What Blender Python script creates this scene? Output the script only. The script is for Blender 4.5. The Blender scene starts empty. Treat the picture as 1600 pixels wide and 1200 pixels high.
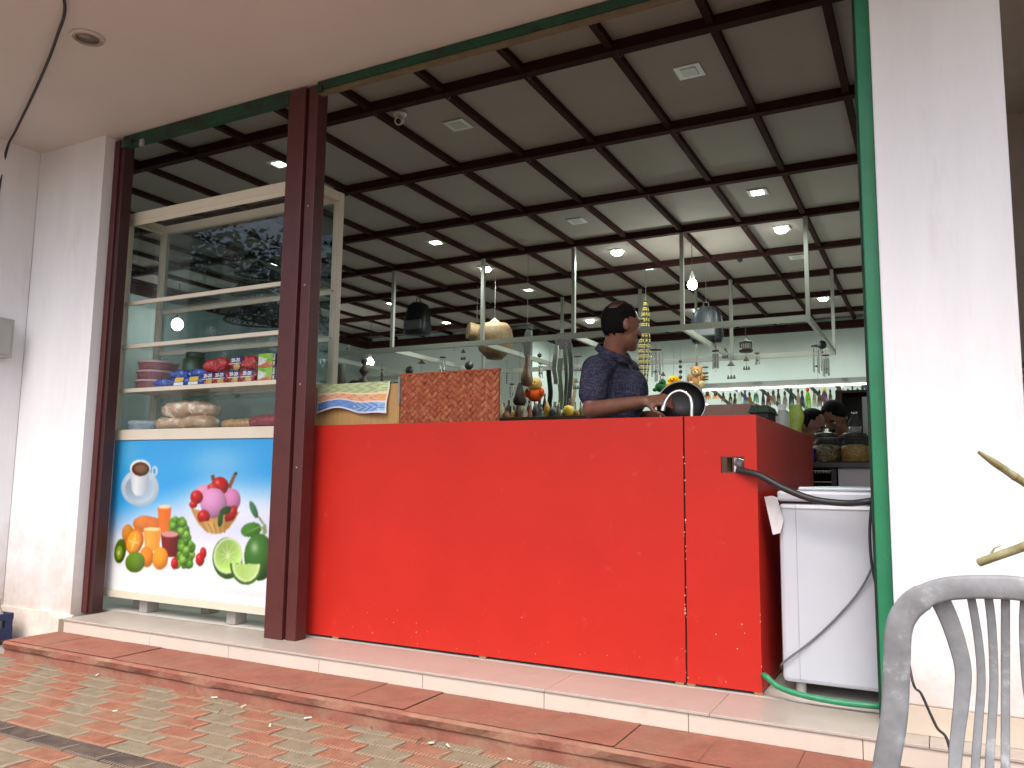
import bpy, bmesh, math, random
import numpy as np
from mathutils import Vector, Matrix, Euler
random.seed(7)
R = math.radians
scene = bpy.context.scene
COL = scene.collection

# ---------------------------------------------------------------- camera
CAM = Vector((0.652, -3.445, 0.859))
FPX = 1251.6                      # focal length in photograph pixels (1600 wide)
YAW, PIT, ROL = R(-27.717), R(6.703), R(0.733)
fw = Vector((math.sin(YAW)*math.cos(PIT), math.cos(YAW)*math.cos(PIT), math.sin(PIT)))
r0 = Vector((math.cos(YAW), -math.sin(YAW), 0)); u0 = r0.cross(fw)
rt = r0*math.cos(ROL) + u0*math.sin(ROL); up = -r0*math.sin(ROL) + u0*math.cos(ROL)
cd = bpy.data.cameras.new('camera'); cam = bpy.data.objects.new('camera', cd); COL.objects.link(cam)
cd.sensor_width = 36; cd.lens = 36*FPX/1600; cd.clip_start = 0.05; cd.clip_end = 500
cam.matrix_world = Matrix(((rt.x, up.x, -fw.x, CAM.x), (rt.y, up.y, -fw.y, CAM.y), (rt.z, up.z, -fw.z, CAM.z), (0, 0, 0, 1)))
scene.camera = cam

# ---------------------------------------------------------------- sky, sun, exposure
SUN_EL, SUN_AZ = R(58), R(166)    # azimuth measured from +Y towards +X; a veiled sun in front of the shop, above the canopy
world = bpy.data.worlds.new('World'); scene.world = world; world.use_nodes = True
wn = world.node_tree.nodes; wl = world.node_tree.links
sky = wn.new('ShaderNodeTexSky'); sky.sky_type = 'NISHITA'; sky.sun_disc = False
sky.sun_elevation = SUN_EL; sky.sun_rotation = SUN_AZ
sky.air_density = 1.0; sky.dust_density = 5.0; sky.ozone_density = 1.0
bg = wn['Background']; bg.inputs['Strength'].default_value = 0.15
wl.new(sky.outputs[0], bg.inputs['Color'])
sd = bpy.data.lights.new('sun', 'SUN'); sd.energy = 0.8; sd.angle = R(50); sd.color = (1, .97, .93)
sun = bpy.data.objects.new('sun', sd); COL.objects.link(sun)
sdir = Vector((math.sin(SUN_AZ)*math.cos(SUN_EL), math.cos(SUN_AZ)*math.cos(SUN_EL), math.sin(SUN_EL)))
sun.location = sdir*30; sun.rotation_euler = sdir.to_track_quat('Z', 'Y').to_euler()
vs = scene.view_settings
vs.view_transform = 'Standard'; vs.look = 'None'; vs.gamma = 1; vs.use_curve_mapping = False
vs.exposure = 1.3
scene.cycles.max_bounces = 7; scene.cycles.diffuse_bounces = 4; scene.cycles.transparent_max_bounces = 16
scene.cycles.sample_clamp_indirect = 6
scene.cycles.use_denoising = True

# ---------------------------------------------------------------- measuring: where a sight line meets a plane
def ray(px, py): return rt*((px-800)/FPX) - up*((py-600)/FPX) + fw
def at(px, py, Y):
    r = ray(px, py); return CAM + r*((Y-CAM.y)/r.y)
def atz(px, py, Z):
    r = ray(px, py); return CAM + r*((Z-CAM.z)/r.z)
def atx(px, py, X):
    r = ray(px, py); return CAM + r*((X-CAM.x)/r.x)
def px2m(Y, px, py): # metres per photo pixel there
    return (at(px, py, Y)-CAM).dot(fw)/FPX

# ---------------------------------------------------------------- materials
MATS = {}
def lin(c): return tuple(max(0, x)**2.2 for x in c)
def mat(name, col, rough=.6, metal=0, var=.12, vscale=6, bump=0, bscale=60, col2=None, c2scale=3, c2lo=.5, c2hi=.65,
        spec=.5, coat=0, emit=None, estr=0, detail=5, stretch=None, trans=0, sheen=0, geo=True):
    if name in MATS: return MATS[name]
    m = bpy.data.materials.new(name); m.use_nodes = True; MATS[name] = m
    n = m.node_tree.nodes; l = m.node_tree.links; b = n['Principled BSDF']
    b.inputs['Roughness'].default_value = rough; b.inputs['Metallic'].default_value = metal
    b.inputs['Specular IOR Level'].default_value = spec; b.inputs['Coat Weight'].default_value = coat
    b.inputs['Coat Roughness'].default_value = .15
    b.inputs['Transmission Weight'].default_value = trans
    tc = n.new('ShaderNodeTexCoord'); src = tc.outputs['Object']
    if geo:
        g = n.new('ShaderNodeNewGeometry'); src = g.outputs['Position']
    if stretch:
        mp = n.new('ShaderNodeMapping'); mp.inputs['Scale'].default_value = stretch; l.new(src, mp.inputs['Vector']); src = mp.outputs[0]
    nz = n.new('ShaderNodeTexNoise'); nz.inputs['Scale'].default_value = vscale; nz.inputs['Detail'].default_value = detail
    nz.inputs['Roughness'].default_value = .62
    l.new(src, nz.inputs['Vector'])
    rp = n.new('ShaderNodeValToRGB'); l.new(nz.outputs['Fac'], rp.inputs['Fac'])
    rp.color_ramp.elements[0].position = .3; rp.color_ramp.elements[1].position = .7
    rp.color_ramp.elements[0].color = (*[x*(1-var) for x in col], 1); rp.color_ramp.elements[1].color = (*[min(1, x*(1+var*.7)) for x in col], 1)
    out = rp.outputs['Color']
    if col2:
        n2 = n.new('ShaderNodeTexNoise'); n2.inputs['Scale'].default_value = c2scale; n2.inputs['Detail'].default_value = 8; n2.inputs['Roughness'].default_value = .7
        l.new(src, n2.inputs['Vector'])
        r2 = n.new('ShaderNodeMapRange'); r2.inputs['From Min'].default_value = c2lo; r2.inputs['From Max'].default_value = c2hi
        l.new(n2.outputs['Fac'], r2.inputs['Value'])
        mx = n.new('ShaderNodeMix'); mx.data_type = 'RGBA'; l.new(r2.outputs[0], mx.inputs[0]); l.new(out, mx.inputs[6]); mx.inputs[7].default_value = (*col2, 1)
        out = mx.outputs[2]
    l.new(out, b.inputs['Base Color'])
    if bump:
        nb = n.new('ShaderNodeTexNoise'); nb.inputs['Scale'].default_value = bscale; nb.inputs['Detail'].default_value = 4
        l.new(src, nb.inputs['Vector'])
        bp = n.new('ShaderNodeBump'); bp.inputs['Strength'].default_value = bump; bp.inputs['Distance'].default_value = .01
        l.new(nb.outputs['Fac'], bp.inputs['Height']); l.new(bp.outputs[0], b.inputs['Normal'])
    if emit:
        b.inputs['Emission Color'].default_value = (*emit, 1); b.inputs['Emission Strength'].default_value = estr
    return m
def attr_mat(name, rough=.5, coat=0, spec=.5):
    if name in MATS: return MATS[name]
    m = bpy.data.materials.new(name); m.use_nodes = True; MATS[name] = m
    n = m.node_tree.nodes; l = m.node_tree.links; b = n['Principled BSDF']; b.inputs['Roughness'].default_value = rough
    b.inputs['Coat Weight'].default_value = coat; b.inputs['Specular IOR Level'].default_value = spec
    a = n.new('ShaderNodeVertexColor'); a.layer_name = 'print'; l.new(a.outputs['Color'], b.inputs['Base Color'])
    return m
def glass_mat(name, tint=(1, 1, 1), rough=.0, haze=.03, refl=1.0):
    if name in MATS: return MATS[name]
    m = bpy.data.materials.new(name); m.use_nodes = True; MATS[name] = m
    n = m.node_tree.nodes; l = m.node_tree.links; n.remove(n['Principled BSDF']); o = n['Material Output']
    t = n.new('ShaderNodeBsdfTransparent'); t.inputs[0].default_value = (*tint, 1)
    g = n.new('ShaderNodeBsdfGlossy'); g.inputs['Roughness'].default_value = rough
    d = n.new('ShaderNodeBsdfDiffuse'); d.inputs[0].default_value = (.7, .72, .72, 1)
    gn = n.new('ShaderNodeNewGeometry'); dt = n.new('ShaderNodeVectorMath'); dt.operation = 'DOT_PRODUCT'
    l.new(gn.outputs['Incoming'], dt.inputs[0]); l.new(gn.outputs['Normal'], dt.inputs[1])
    ab = n.new('ShaderNodeMath'); ab.operation = 'ABSOLUTE'; l.new(dt.outputs['Value'], ab.inputs[0])
    om = n.new('ShaderNodeMath'); om.operation = 'SUBTRACT'; om.inputs[0].default_value = 1; l.new(ab.outputs[0], om.inputs[1])
    p5 = n.new('ShaderNodeMath'); p5.operation = 'POWER'; p5.inputs[1].default_value = 5; l.new(om.outputs[0], p5.inputs[0])
    fr = n.new('ShaderNodeMath'); fr.operation = 'MULTIPLY_ADD'; fr.inputs[1].default_value = .96; fr.inputs[2].default_value = .04; l.new(p5.outputs[0], fr.inputs[0])
    nz = n.new('ShaderNodeTexNoise'); nz.inputs['Scale'].default_value = 7; nz.inputs['Detail'].default_value = 8
    ge = n.new('ShaderNodeNewGeometry'); l.new(ge.outputs['Position'], nz.inputs['Vector'])
    rr = n.new('ShaderNodeMapRange'); rr.inputs['From Min'].default_value = .45; rr.inputs['From Max'].default_value = .8
    rr.inputs['To Max'].default_value = haze*2; l.new(nz.outputs['Fac'], rr.inputs['Value'])
    m1 = n.new('ShaderNodeMixShader'); l.new(rr.outputs[0], m1.inputs[0]); l.new(t.outputs[0], m1.inputs[1]); l.new(d.outputs[0], m1.inputs[2])
    mu = n.new('ShaderNodeMath'); mu.operation = 'MULTIPLY'; mu.inputs[1].default_value = refl; l.new(fr.outputs[0], mu.inputs[0])
    m2 = n.new('ShaderNodeMixShader'); l.new(mu.outputs[0], m2.inputs[0]); l.new(m1.outputs[0], m2.inputs[1]); l.new(g.outputs[0], m2.inputs[2])
    l.new(m2.outputs[0], o.inputs[0])
    return m
def emit_mat(name, col, s):
    if name in MATS: return MATS[name]
    m = bpy.data.materials.new(name); m.use_nodes = True; MATS[name] = m
    n = m.node_tree.nodes; b = n['Principled BSDF']; b.inputs['Base Color'].default_value = (.8, .8, .8, 1)
    b.inputs['Emission Color'].default_value = (*col, 1); b.inputs['Emission Strength'].default_value = s
    return m

# ---------------------------------------------------------------- mesh builder
class MB:
    def __init__(s): s.v = []; s.f = []; s.smooth = []
    def add(s, vs, fs, sm=False):
        o = len(s.v); s.v += [tuple(v) for v in vs]; s.f += [tuple(i+o for i in f) for f in fs]; s.smooth += [sm]*len(fs); return s
    def box(s, a, b, bev=0):
        x0, y0, z0 = [min(p, q) for p, q in zip(a, b)]; x1, y1, z1 = [max(p, q) for p, q in zip(a, b)]
        if bev <= 0:
            return s.add([(x0,y0,z0),(x1,y0,z0),(x1,y1,z0),(x0,y1,z0),(x0,y0,z1),(x1,y0,z1),(x1,y1,z1),(x0,y1,z1)],
                         [(0,3,2,1),(4,5,6,7),(0,1,5,4),(1,2,6,5),(2,3,7,6),(3,0,4,7)])
        bm = bmesh.new(); bmesh.ops.create_cube(bm, size=1)
        for v in bm.verts: v.co = Vector(((x0+x1)/2+v.co.x*(x1-x0), (y0+y1)/2+v.co.y*(y1-y0), (z0+z1)/2+v.co.z*(z1-z0)))
        bmesh.ops.bevel(bm, geom=bm.edges[:], offset=min(bev, .45*min(x1-x0, y1-y0, z1-z0)), segments=2, affect='EDGES', profile=.5)
        return s.bm(bm)
    def bm(s, bm, sm=False):
        bm.verts.ensure_lookup_table(); bm.verts.index_update()
        s.add([v.co.copy() for v in bm.verts], [[v.index for v in f.verts] for f in bm.faces], sm); bm.free(); return s
    def obox(s, p, q, w, h, upv=(0, 0, 1)):
        """square tube from p to q, w sideways, h along up"""
        p = Vector(p); q = Vector(q); d = (q-p).normalized(); u = Vector(upv)
        if abs(d.dot(u)) > .95: u = Vector((0, 1, 0))
        sx = d.cross(u).normalized(); u = sx.cross(d).normalized()
        c = []
        for e in (p, q):
            for a, b in ((-1,-1),(1,-1),(1,1),(-1,1)): c.append(e+sx*a*w/2+u*b*h/2)
        return s.add(c, [(0,1,2,3),(7,6,5,4),(0,4,5,1),(1,5,6,2),(2,6,7,3),(3,7,4,0)])
    def cyl(s, p, q, r, r2=None, n=12, sm=True):
        return s.tube([p, q], [r, r if r2 is None else r2], n, sm)
    def tube(s, pts, rad, n=8, sm=True, cap=True):
        pts = [Vector(p) for p in pts]; m = len(pts)
        if not hasattr(rad, '__len__'): rad = [rad]*m
        prev = None; vs = []; fs = []
        for i, p in enumerate(pts):
            d = (pts[min(i+1, m-1)]-pts[max(i-1, 0)]).normalized()
            if prev is None:
                u = d.orthogonal().normalized()
            else:
                u = (prev - d*prev.dot(d)).normalized()
            prev = u; w = d.cross(u)
            for k in range(n):
                a = 2*math.pi*k/n; vs.append(p+(u*math.cos(a)+w*math.sin(a))*rad[i])
        for i in range(m-1):
            for k in range(n):
                fs.append((i*n+k, i*n+(k+1) % n, (i+1)*n+(k+1) % n, (i+1)*n+k))
        s.add(vs, fs, sm)
        if cap:
            s.add(vs[:n], [tuple(range(n))[::-1]]); s.add(vs[-n:], [tuple(range(n))])
        return s
    def ell(s, c, r, n=14, m=9, rot=None, sm=True):
        c = Vector(c); r = r if hasattr(r, '__len__') else (r, r, r); vs = []; fs = []
        M = rot.to_matrix() if rot else Matrix.Identity(3)
        vs.append(c+M@Vector((0, 0, r[2])))
        for j in range(1, m):
            t = math.pi*j/m
            for k in range(n):
                a = 2*math.pi*k/n; vs.append(c+M@Vector((r[0]*math.sin(t)*math.cos(a), r[1]*math.sin(t)*math.sin(a), r[2]*math.cos(t))))
        vs.append(c-M@Vector((0, 0, r[2]))); e = len(vs)-1
        for k in range(n):
            fs.append((0, 1+k, 1+(k+1) % n)); fs.append((e, 1+(m-2)*n+(k+1) % n, 1+(m-2)*n+k))
            for j in range(m-2):
                a = 1+j*n; fs.append((a+k, a+n+k, a+n+(k+1) % n, a+(k+1) % n))
        return s.add(vs, fs, sm)
    def lathe(s, c, prof, n=18, sm=True, axis=None, cap=True):
        """prof: (r, z) from bottom to top"""
        c = Vector(c); vs = []; fs = []
        q = Vector((0, 0, 1)).rotation_difference(Vector(axis).normalized()) if axis else None
        for r, z in prof:
            for k in range(n):
                a = 2*math.pi*k/n; v = Vector((r*math.cos(a), r*math.sin(a), z))
                if q: v = q @ v
                vs.append(c+v)
        for i in range(len(prof)-1):
            for k in range(n): fs.append((i*n+k, i*n+(k+1) % n, (i+1)*n+(k+1) % n, (i+1)*n+k))
        s.add(vs, fs, sm)
        if cap and prof[0][0] > 1e-4: s.add(vs[:n], [tuple(range(n))[::-1]])
        if cap and prof[-1][0] > 1e-4: s.add(vs[-n:], [tuple(range(n))])
        return s
    def prism(s, poly, y0, y1):
        """outline (x,z) extruded along y"""
        n = len(poly); vs = [(x, y0, z) for x, z in poly]+[(x, y1, z) for x, z in poly]
        fs = [tuple(range(n)), tuple(range(2*n-1, n-1, -1))]+[(i, i+n, (i+1) % n+n, (i+1) % n) for i in range(n)]
        return s.add(vs, fs)
    def ribbon(s, pts, w, t, side=(1, 0, 0)):
        for a, b in zip(pts[:-1], pts[1:]): s.obox(a, b, t, w, side)
        return s
    def mesh(s, name, m=None):
        me = bpy.data.meshes.new(name); me.from_pydata(s.v, [], s.f)
        if any(s.smooth): me.polygons.foreach_set('use_smooth', s.smooth)
        if m: me.materials.append(m)
        me.update(); return me
    def build(s, name, m=None, parent=None):
        return link(name, s.mesh(name, m), parent)
def link(name, me, parent=None):
    o = bpy.data.objects.new(name, me); COL.objects.link(o)
    if parent is not None:
        o.parent = parent
        o.matrix_parent_inverse = pmw(parent).inverted()
    return o
def pmw(o):
    m = Matrix.LocRotScale(o.location, o.rotation_euler, o.scale)
    return (pmw(o.parent) @ o.matrix_parent_inverse @ m) if o.parent else m
def tag(o, label=None, cat=None, group=None, kind=None):
    if label: o['label'] = label
    if cat: o['category'] = cat
    if group: o['group'] = group
    if kind: o['kind'] = kind
    return o
def thing(name, label, cat, loc=(0, 0, 0), group=None):
    o = bpy.data.objects.new(name, None); COL.objects.link(o); o.location = loc; o.empty_display_size = .1
    return tag(o, label, cat, group)
def copy_tree(o, parent=None, loc=None):
    c = o.copy(); COL.objects.link(c)
    if parent is not None: c.parent = parent
    if loc is not None: c.location = loc
    for ch in o.children: copy_tree(ch, c)
    return c
def grid_print(nx, nz, fn):
    """flat sheet in (x,z) 0..1 x 0..1 with colours from fn(U,V)->(n,3) sRGB; returns mesh builder and colours"""
    U, V = np.meshgrid(np.linspace(0, 1, nx+1), np.linspace(0, 1, nz+1)); U = U.ravel(); V = V.ravel()
    def soft(c):
        g = c.reshape(nz+1, nx+1, 3)
        for ax in (0, 1):
            q = np.concatenate([g.take([0], ax), g, g.take([-1], ax)], ax); k = g.shape[ax]
            g = .25*q.take(range(0, k), ax)+.5*q.take(range(1, k+1), ax)+.25*q.take(range(2, k+2), ax)
        return g.reshape(-1, 3)
    i = np.arange(nx*nz); r = i//nx; c = i % nx; a = r*(nx+1)+c
    F = np.stack([a, a+1, a+nx+2, a+nx+1], 1)
    return U, V, F, soft(soft(fn(U, V)))
def print_obj(name, co, F, rgb, m, parent=None):
    me = bpy.data.meshes.new(name); me.from_pydata([tuple(c) for c in co], [], [tuple(int(k) for k in f) for f in F])
    ca = me.color_attributes.new('print', 'FLOAT_COLOR', 'POINT')
    L = np.ones((len(co), 4)); L[:, :3] = np.clip(rgb, 0, 1)**2.2
    ca.data.foreach_set('color', L.ravel()); me.materials.append(m); me.update()
    return link(name, me, parent)
def text_mesh(txt, size, m, mat_world, name, parent, depth=.0006, bold=0):
    cu = bpy.data.curves.new(name, 'FONT'); cu.body = txt; cu.size = size; cu.extrude = depth; cu.align_x = 'CENTER'; cu.align_y = 'CENTER'; cu.offset = bold
    to = bpy.data.objects.new(name+'_tmp', cu); COL.objects.link(to)
    dg = bpy.context.evaluated_depsgraph_get(); me = bpy.data.meshes.new_from_object(to.evaluated_get(dg))
    bpy.data.objects.remove(to); me.transform(mat_world); me.materials.clear(); me.materials.append(m); me.name = name
    return link(name, me, parent)
def jitter(o, a=.002):
    for v in o.data.vertices: v.co += Vector((random.uniform(-a, a), random.uniform(-a, a), random.uniform(-a, a)))
# ================================================================ THE SETTING
ZG = -.17          # paving level; the shop floor and its tiled sill are at 0
SOF = 3.065        # underside of the canopy
CEI = 3.475        # boards of the shop ceiling
M_white = mat('white_limewash', (.74, .745, .76), .85, var=.07, vscale=1.7, bump=.12, bscale=25, col2=(.58, .56, .55), c2scale=2.2, c2lo=.57, c2hi=.80, stretch=(2.2, 2.2, .45))
def splash(m, z0, z1, colr, amt):
    # earth splashed up the foot of the wall, ragged at its upper edge
    n = m.node_tree.nodes; l = m.node_tree.links; b = n['Principled BSDF']; src = b.inputs['Base Color'].links[0].from_socket
    g = n.new('ShaderNodeNewGeometry'); sp = n.new('ShaderNodeSeparateXYZ'); l.new(g.outputs['Position'], sp.inputs[0])
    nz = n.new('ShaderNodeTexNoise'); nz.inputs['Scale'].default_value = 5; nz.inputs['Detail'].default_value = 9; nz.inputs['Roughness'].default_value = .7; l.new(g.outputs['Position'], nz.inputs['Vector'])
    ma = n.new('ShaderNodeMath'); ma.operation = 'MULTIPLY_ADD'; ma.inputs[1].default_value = -1.3; l.new(nz.outputs['Fac'], ma.inputs[0]); l.new(sp.outputs[2], ma.inputs[2])
    mr = n.new('ShaderNodeMapRange'); mr.inputs['From Min'].default_value = z1-.65; mr.inputs['From Max'].default_value = z0-.65; mr.inputs['To Max'].default_value = amt; l.new(ma.outputs[0], mr.inputs['Value'])
    mx = n.new('ShaderNodeMix'); mx.data_type = 'RGBA'; l.new(mr.outputs[0], mx.inputs[0]); l.new(src, mx.inputs[6]); mx.inputs[7].default_value = (*colr, 1); l.new(mx.outputs[2], b.inputs['Base Color'])
splash(M_white, -.1, .55, (.46, .34, .26), .65)
M_soffit = mat('soffit_plaster', (.61, .575, .545), .9, var=.05, vscale=.8, bump=.08, bscale=60)
M_tile = mat('cream_vitrified_tile', (.40, .355, .31), .26, spec=.3, var=.06, vscale=3, col2=(.33, .28, .22), c2scale=9, c2lo=.55, c2hi=.8)
M_grout = mat('grout', (.22, .17, .12), .9)
M_riser = mat('cream_riser_tile', (.55, .49, .42), .35, var=.05, vscale=5, col2=(.50, .36, .24), c2scale=7, c2lo=.60, c2hi=.85)
M_red = mat('red_oxide_concrete', (.25, .100, .070), .92, spec=.2, var=.16, vscale=9, bump=.5, bscale=45, col2=(.23, .125, .085), c2scale=4, c2lo=.47, c2hi=.7)
M_redface = mat('red_oxide_face', (.24, .095, .068), .92, spec=.2, var=.18, vscale=7, bump=.5, bscale=40, col2=(.27, .165, .11), c2scale=3, c2lo=.45, c2hi=.65)
M_sand = mat('joint_sand', (.20, .14, .09), .95, var=.3, vscale=30, bump=.5, bscale=200)
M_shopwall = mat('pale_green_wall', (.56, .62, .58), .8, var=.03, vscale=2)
M_brown = mat('maroon_brown_steel', (.034, .013, .011), .85, var=.2, vscale=8, spec=.08)
M_board = mat('ceiling_board', (.305, .268, .238), .85, var=.05, vscale=2, spec=.2)
M_floor = mat('shop_floor_tile', (.60, .57, .52), .3)
M_dark = mat('dark_void', (.03, .027, .025), .9)

gnd = MB().box((-60, -60, ZG-.5), (60, 14, ZG-.03)).build('ground', mat('earth', (.22, .205, .19), .95, var=.3, vscale=2, bump=.4, bscale=8, col2=(.16, .15, .08), c2scale=.6, c2lo=.5, c2hi=.6))
tag(gnd, kind='structure')

# paving: pressed blocks 0.212 x 0.105 in running bond, each row half a block on; one dark row
PL, PW = .2118, .1049
pav = tag(MB().box((-9, -7.5, ZG-.06), (4, -.60, ZG-.012)).build('pavement', M_sand), kind='structure')
def paver_mesh():
    mb = MB(); g = .0022; L2, W2 = PL/2-g, PW/2-g; n = 11; b = .007; z0, z1 = -.05, 0
    # body with chamfered top
    mb.add([(-L2,-W2,z0),(L2,-W2,z0),(L2,W2,z0),(-L2,W2,z0),(-L2,-W2,z1-.0028),(L2,-W2,z1-.0028),(L2,W2,z1-.0028),(-L2,W2,z1-.0028),
            (-L2+b,-W2+b,z1-.001),(L2-b,-W2+b,z1-.001),(L2-b,W2-b,z1-.001),(-L2+b,W2-b,z1-.001)],
           [(0,1,5,4),(1,2,6,5),(2,3,7,6),(3,0,4,7),(4,5,9,8),(5,6,10,9),(6,7,11,10),(7,4,8,11),(8,9,10,11)])
    x0 = -L2+b+.006; p = (2*L2-2*b-.012)/n; k = .010   # ridges, slightly skewed
    for i in range(n):
        a = x0+p*i+p*.14; c = a+p*.72; m = (a+c)/2; y = W2-b-.004
        mb.add([(a-k,-y,z1-.001),(m-k,-y,z1+.0036),(c-k,-y,z1-.001),(a+k,y,z1-.001),(m+k,y,z1+.0036),(c+k,y,z1-.001)],[(0,1,4,3),(1,2,5,4),(0,2,1),(3,4,5)])
    return mb
pm0 = paver_mesh()
def pcol(nm, c, c2):
    m = mat(nm, c, .95, spec=.1, var=.25, vscale=22, bump=.35, bscale=240, col2=c2, c2scale=4.5, c2lo=.42, c2hi=.72)
    # sand caught in the grooves between the ridges
    n = m.node_tree.nodes; l = m.node_tree.links; b = n['Principled BSDF']; src = b.inputs['Base Color'].links[0].from_socket
    tc = n.new('ShaderNodeTexCoord'); sp = n.new('ShaderNodeSeparateXYZ'); l.new(tc.outputs['Object'], sp.inputs[0])
    def mth(op, a, bb):
        q = n.new('ShaderNodeMath'); q.operation = op
        for i, v in enumerate((a, bb)):
            if hasattr(v, 'is_output'): l.new(v, q.inputs[i])
            elif v is not None: q.inputs[i].default_value = v
        return q.outputs[0]
    p = (PL-.0044-.014-.012)/11; x0 = -PL/2+.0022+.007+.006
    u = mth('SUBTRACT', sp.outputs[0], mth('MULTIPLY', sp.outputs[1], .255)); u = mth('MULTIPLY', mth('SUBTRACT', u, x0), 2*math.pi/p)
    g = mth('MULTIPLY', mth('ADD', mth('COSINE', u, None), .0), .85)
    ax = mth('LESS_THAN', mth('ABSOLUTE', sp.outputs[0], None), .098); g = mth('MULTIPLY', mth('MAXIMUM', g, 0.0), ax)
    mx = n.new('ShaderNodeMix'); mx.data_type = 'RGBA'; l.new(g, mx.inputs[0]); l.new(src, mx.inputs[6]); mx.inputs[7].default_value = (*[min(1, v*.5+w) for v, w in zip(c, (.24, .19, .14))], 1)
    l.new(mx.outputs[2], b.inputs['Base Color']); return m
PM = {'r': pm0.mesh('paver', pcol('paver_red', (.245, .105, .068), (.235, .155, .105))), 'g': pm0.mesh('paver', pcol('paver_buff', (.20, .168, .122), (.205, .155, .105))),
      'k': pm0.mesh('paver', pcol('paver_charcoal', (.075, .06, .056), (.15, .11, .08)))}
row0 = -.8195; jx0 = .652+(-2.04-.652)*.9717
cells = []
for r in range(-2, 52):
    yc = row0-PW*(r+.5)
    for k in range(-30, 26):
        xl = jx0+PL/2*r*1.0+PL*k; xc = xl+PL/2
        if xc < -5.5 or xc > 3.2 or yc < -6.2: continue
        kind = 'k' if r in (5, 36) else ('r' if k % 2 == 0 else 'g')
        if r > 5 and kind != 'k': kind = 'r' if (k+1) % 2 == 0 else 'g'
        cells.append((xc, yc, kind))
def seen(x, y):
    c = Vector((x, y, ZG))-CAM; d = c.dot(fw)
    if d < .2: return 9
    px = 800+FPX*c.dot(rt)/d; py = 600-FPX*c.dot(up)/d
    return 0 if (-60 < px < 1660 and py < 1235) else 1
cells.sort(key=lambda c: (seen(c[0], c[1]), -c[1]))
rest = {k: MB() for k in 'rgk'}; cnt = 0
for xc, yc, kind in cells:
    if yc > -.70 and xc > -3.98: pass
    dz = random.uniform(-.0014, .0014); az = random.uniform(-.008, .008)
    if cnt < 300:
        o = link('paver', PM[kind], pav); o.location = (xc, yc, ZG+dz); o.rotation_euler = (random.uniform(-.005, .005), random.uniform(-.005, .005), az); cnt += 1
    else:
        M = Matrix.Translation((xc, yc, ZG+dz)) @ Matrix.Rotation(az, 4, 'Z')
        rest[kind].add([M @ Vector(v) for v in pm0.v], pm0.f)
for k, nm in (('r', 'paver_red'), ('g', 'paver_buff'), ('k', 'paver_charcoal')):
    tag(rest[k].build('paver_field', MATS[nm], pav), kind='stuff')

# red oxide step: a rough block with stamped flower tiles on top
ST = -.076
step = MB()
xs = np.linspace(-4.0, 1.9, 120)
vs = []; fs = []
for i, x in enumerate(xs):
    w = .006*math.sin(x*7)+.005*math.sin(x*23+1)
    prof = [(-.655-.012-w*.6, ZG-.05), (-.660-w, -.128+.004*math.sin(x*11)), (-.668-w*.5, -.120), (-.672+w*.6, ST-.016), (-.662, ST-.005), (-.33, ST-.005), (-.33, ZG-.05)]
    vs += [(x, y, z) for y, z in prof]
m = 7
for i in range(len(xs)-1):
    for j in range(m-1): fs.append((i*m+j, (i+1)*m+j, (i+1)*m+j+1, i*m+j+1))
fs.append(tuple(range(m))); fs.append(tuple(range(len(vs)-1, len(vs)-m-1, -1)))
step.add(vs, fs)
stp = tag(step.build('step', M_redface), kind='structure')
def flower_tile(variant):
    n = 30; S = .2985/2; D = .152
    U, V = np.meshgrid(np.linspace(-1, 1, n+1), np.linspace(-1, 1, n+1))
    r = np.hypot(U, V); a = np.arctan2(V, U)
    pet = .62+.16*np.abs(np.cos(4*a)); z = .0035*np.exp(-((r-pet)/.05)**2)+.003*np.exp(-((r-.22-.08*np.cos(8*a))/.05)**2)
    z += .003*np.exp(-((r-.93)/.05)**2)+.002*np.sin(9*r+3*a)*(r > .93)
    edge = np.maximum(np.abs(U), np.abs(V)); z = np.where(edge > .965, -.002, z)
    rs = np.random.RandomState(3+variant); z = z*rs.uniform(.3, 1.0, z.shape)*(.5 if variant else .85)
    co = [(U.flat[i]*S, V.flat[i]*D, z.flat[i]) for i in range(U.size)]
    fs = [(r_*(n+1)+c, r_*(n+1)+c+1, (r_+1)*(n+1)+c+1, (r_+1)*(n+1)+c) for r_ in range(n) for c in range(n)]
    mb = MB().add(co, fs, True)
    mb.add([(-S,-D,-.018),(S,-D,-.018),(S,D,-.018),(-S,D,-.018),(-S,-D,-.004),(S,-D,-.004),(S,D,-.004),(-S,D,-.004)],[(0,1,5,4),(1,2,6,5),(2,3,7,6),(3,0,4,7)])
    return mb.mesh('tile', M_red)
FT = [flower_tile(i) for i in range(3)]
for i in range(19):
    o = link('tile', FT[i % 3], stp); o.location = (-3.84+.3*i, -.506, ST+random.uniform(-.002, .002)); o.rotation_euler = (random.uniform(-.006, .006), random.uniform(-.006, .006), 0)

# tiled sill (platform) with nosing and riser tiles
plat = tag(MB().box((-4.02, -.338, -.3), (1.9, -.02, -.012)).build('platform', M_grout), kind='structure')
jx = [-3.95, -3.197, -2.60, -2.0, -1.404, -.806, -.206, .397, .997, 1.6, 1.89]
for a, b in zip(jx[:-1], jx[1:]):
    MB().box((a+.0012, -.352, -.079), (b-.0012, -.338, -.0125), .0015).build('riser_tile', M_riser, plat)
jt = [-3.95, -3.2, -2.0, -.80, -.125, .60, 1.2, 1.89]
for a, b in zip(jt[:-1], jt[1:]):
    MB().box((a+.001, -.358, -.011), (b-.001, -.021, 0), .002).build('floor_tile', M_tile, plat)
flr = tag(MB().box((-9, -.02, -.3), (1.9, 11, -.001)).build('floor', M_floor), kind='structure')

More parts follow.
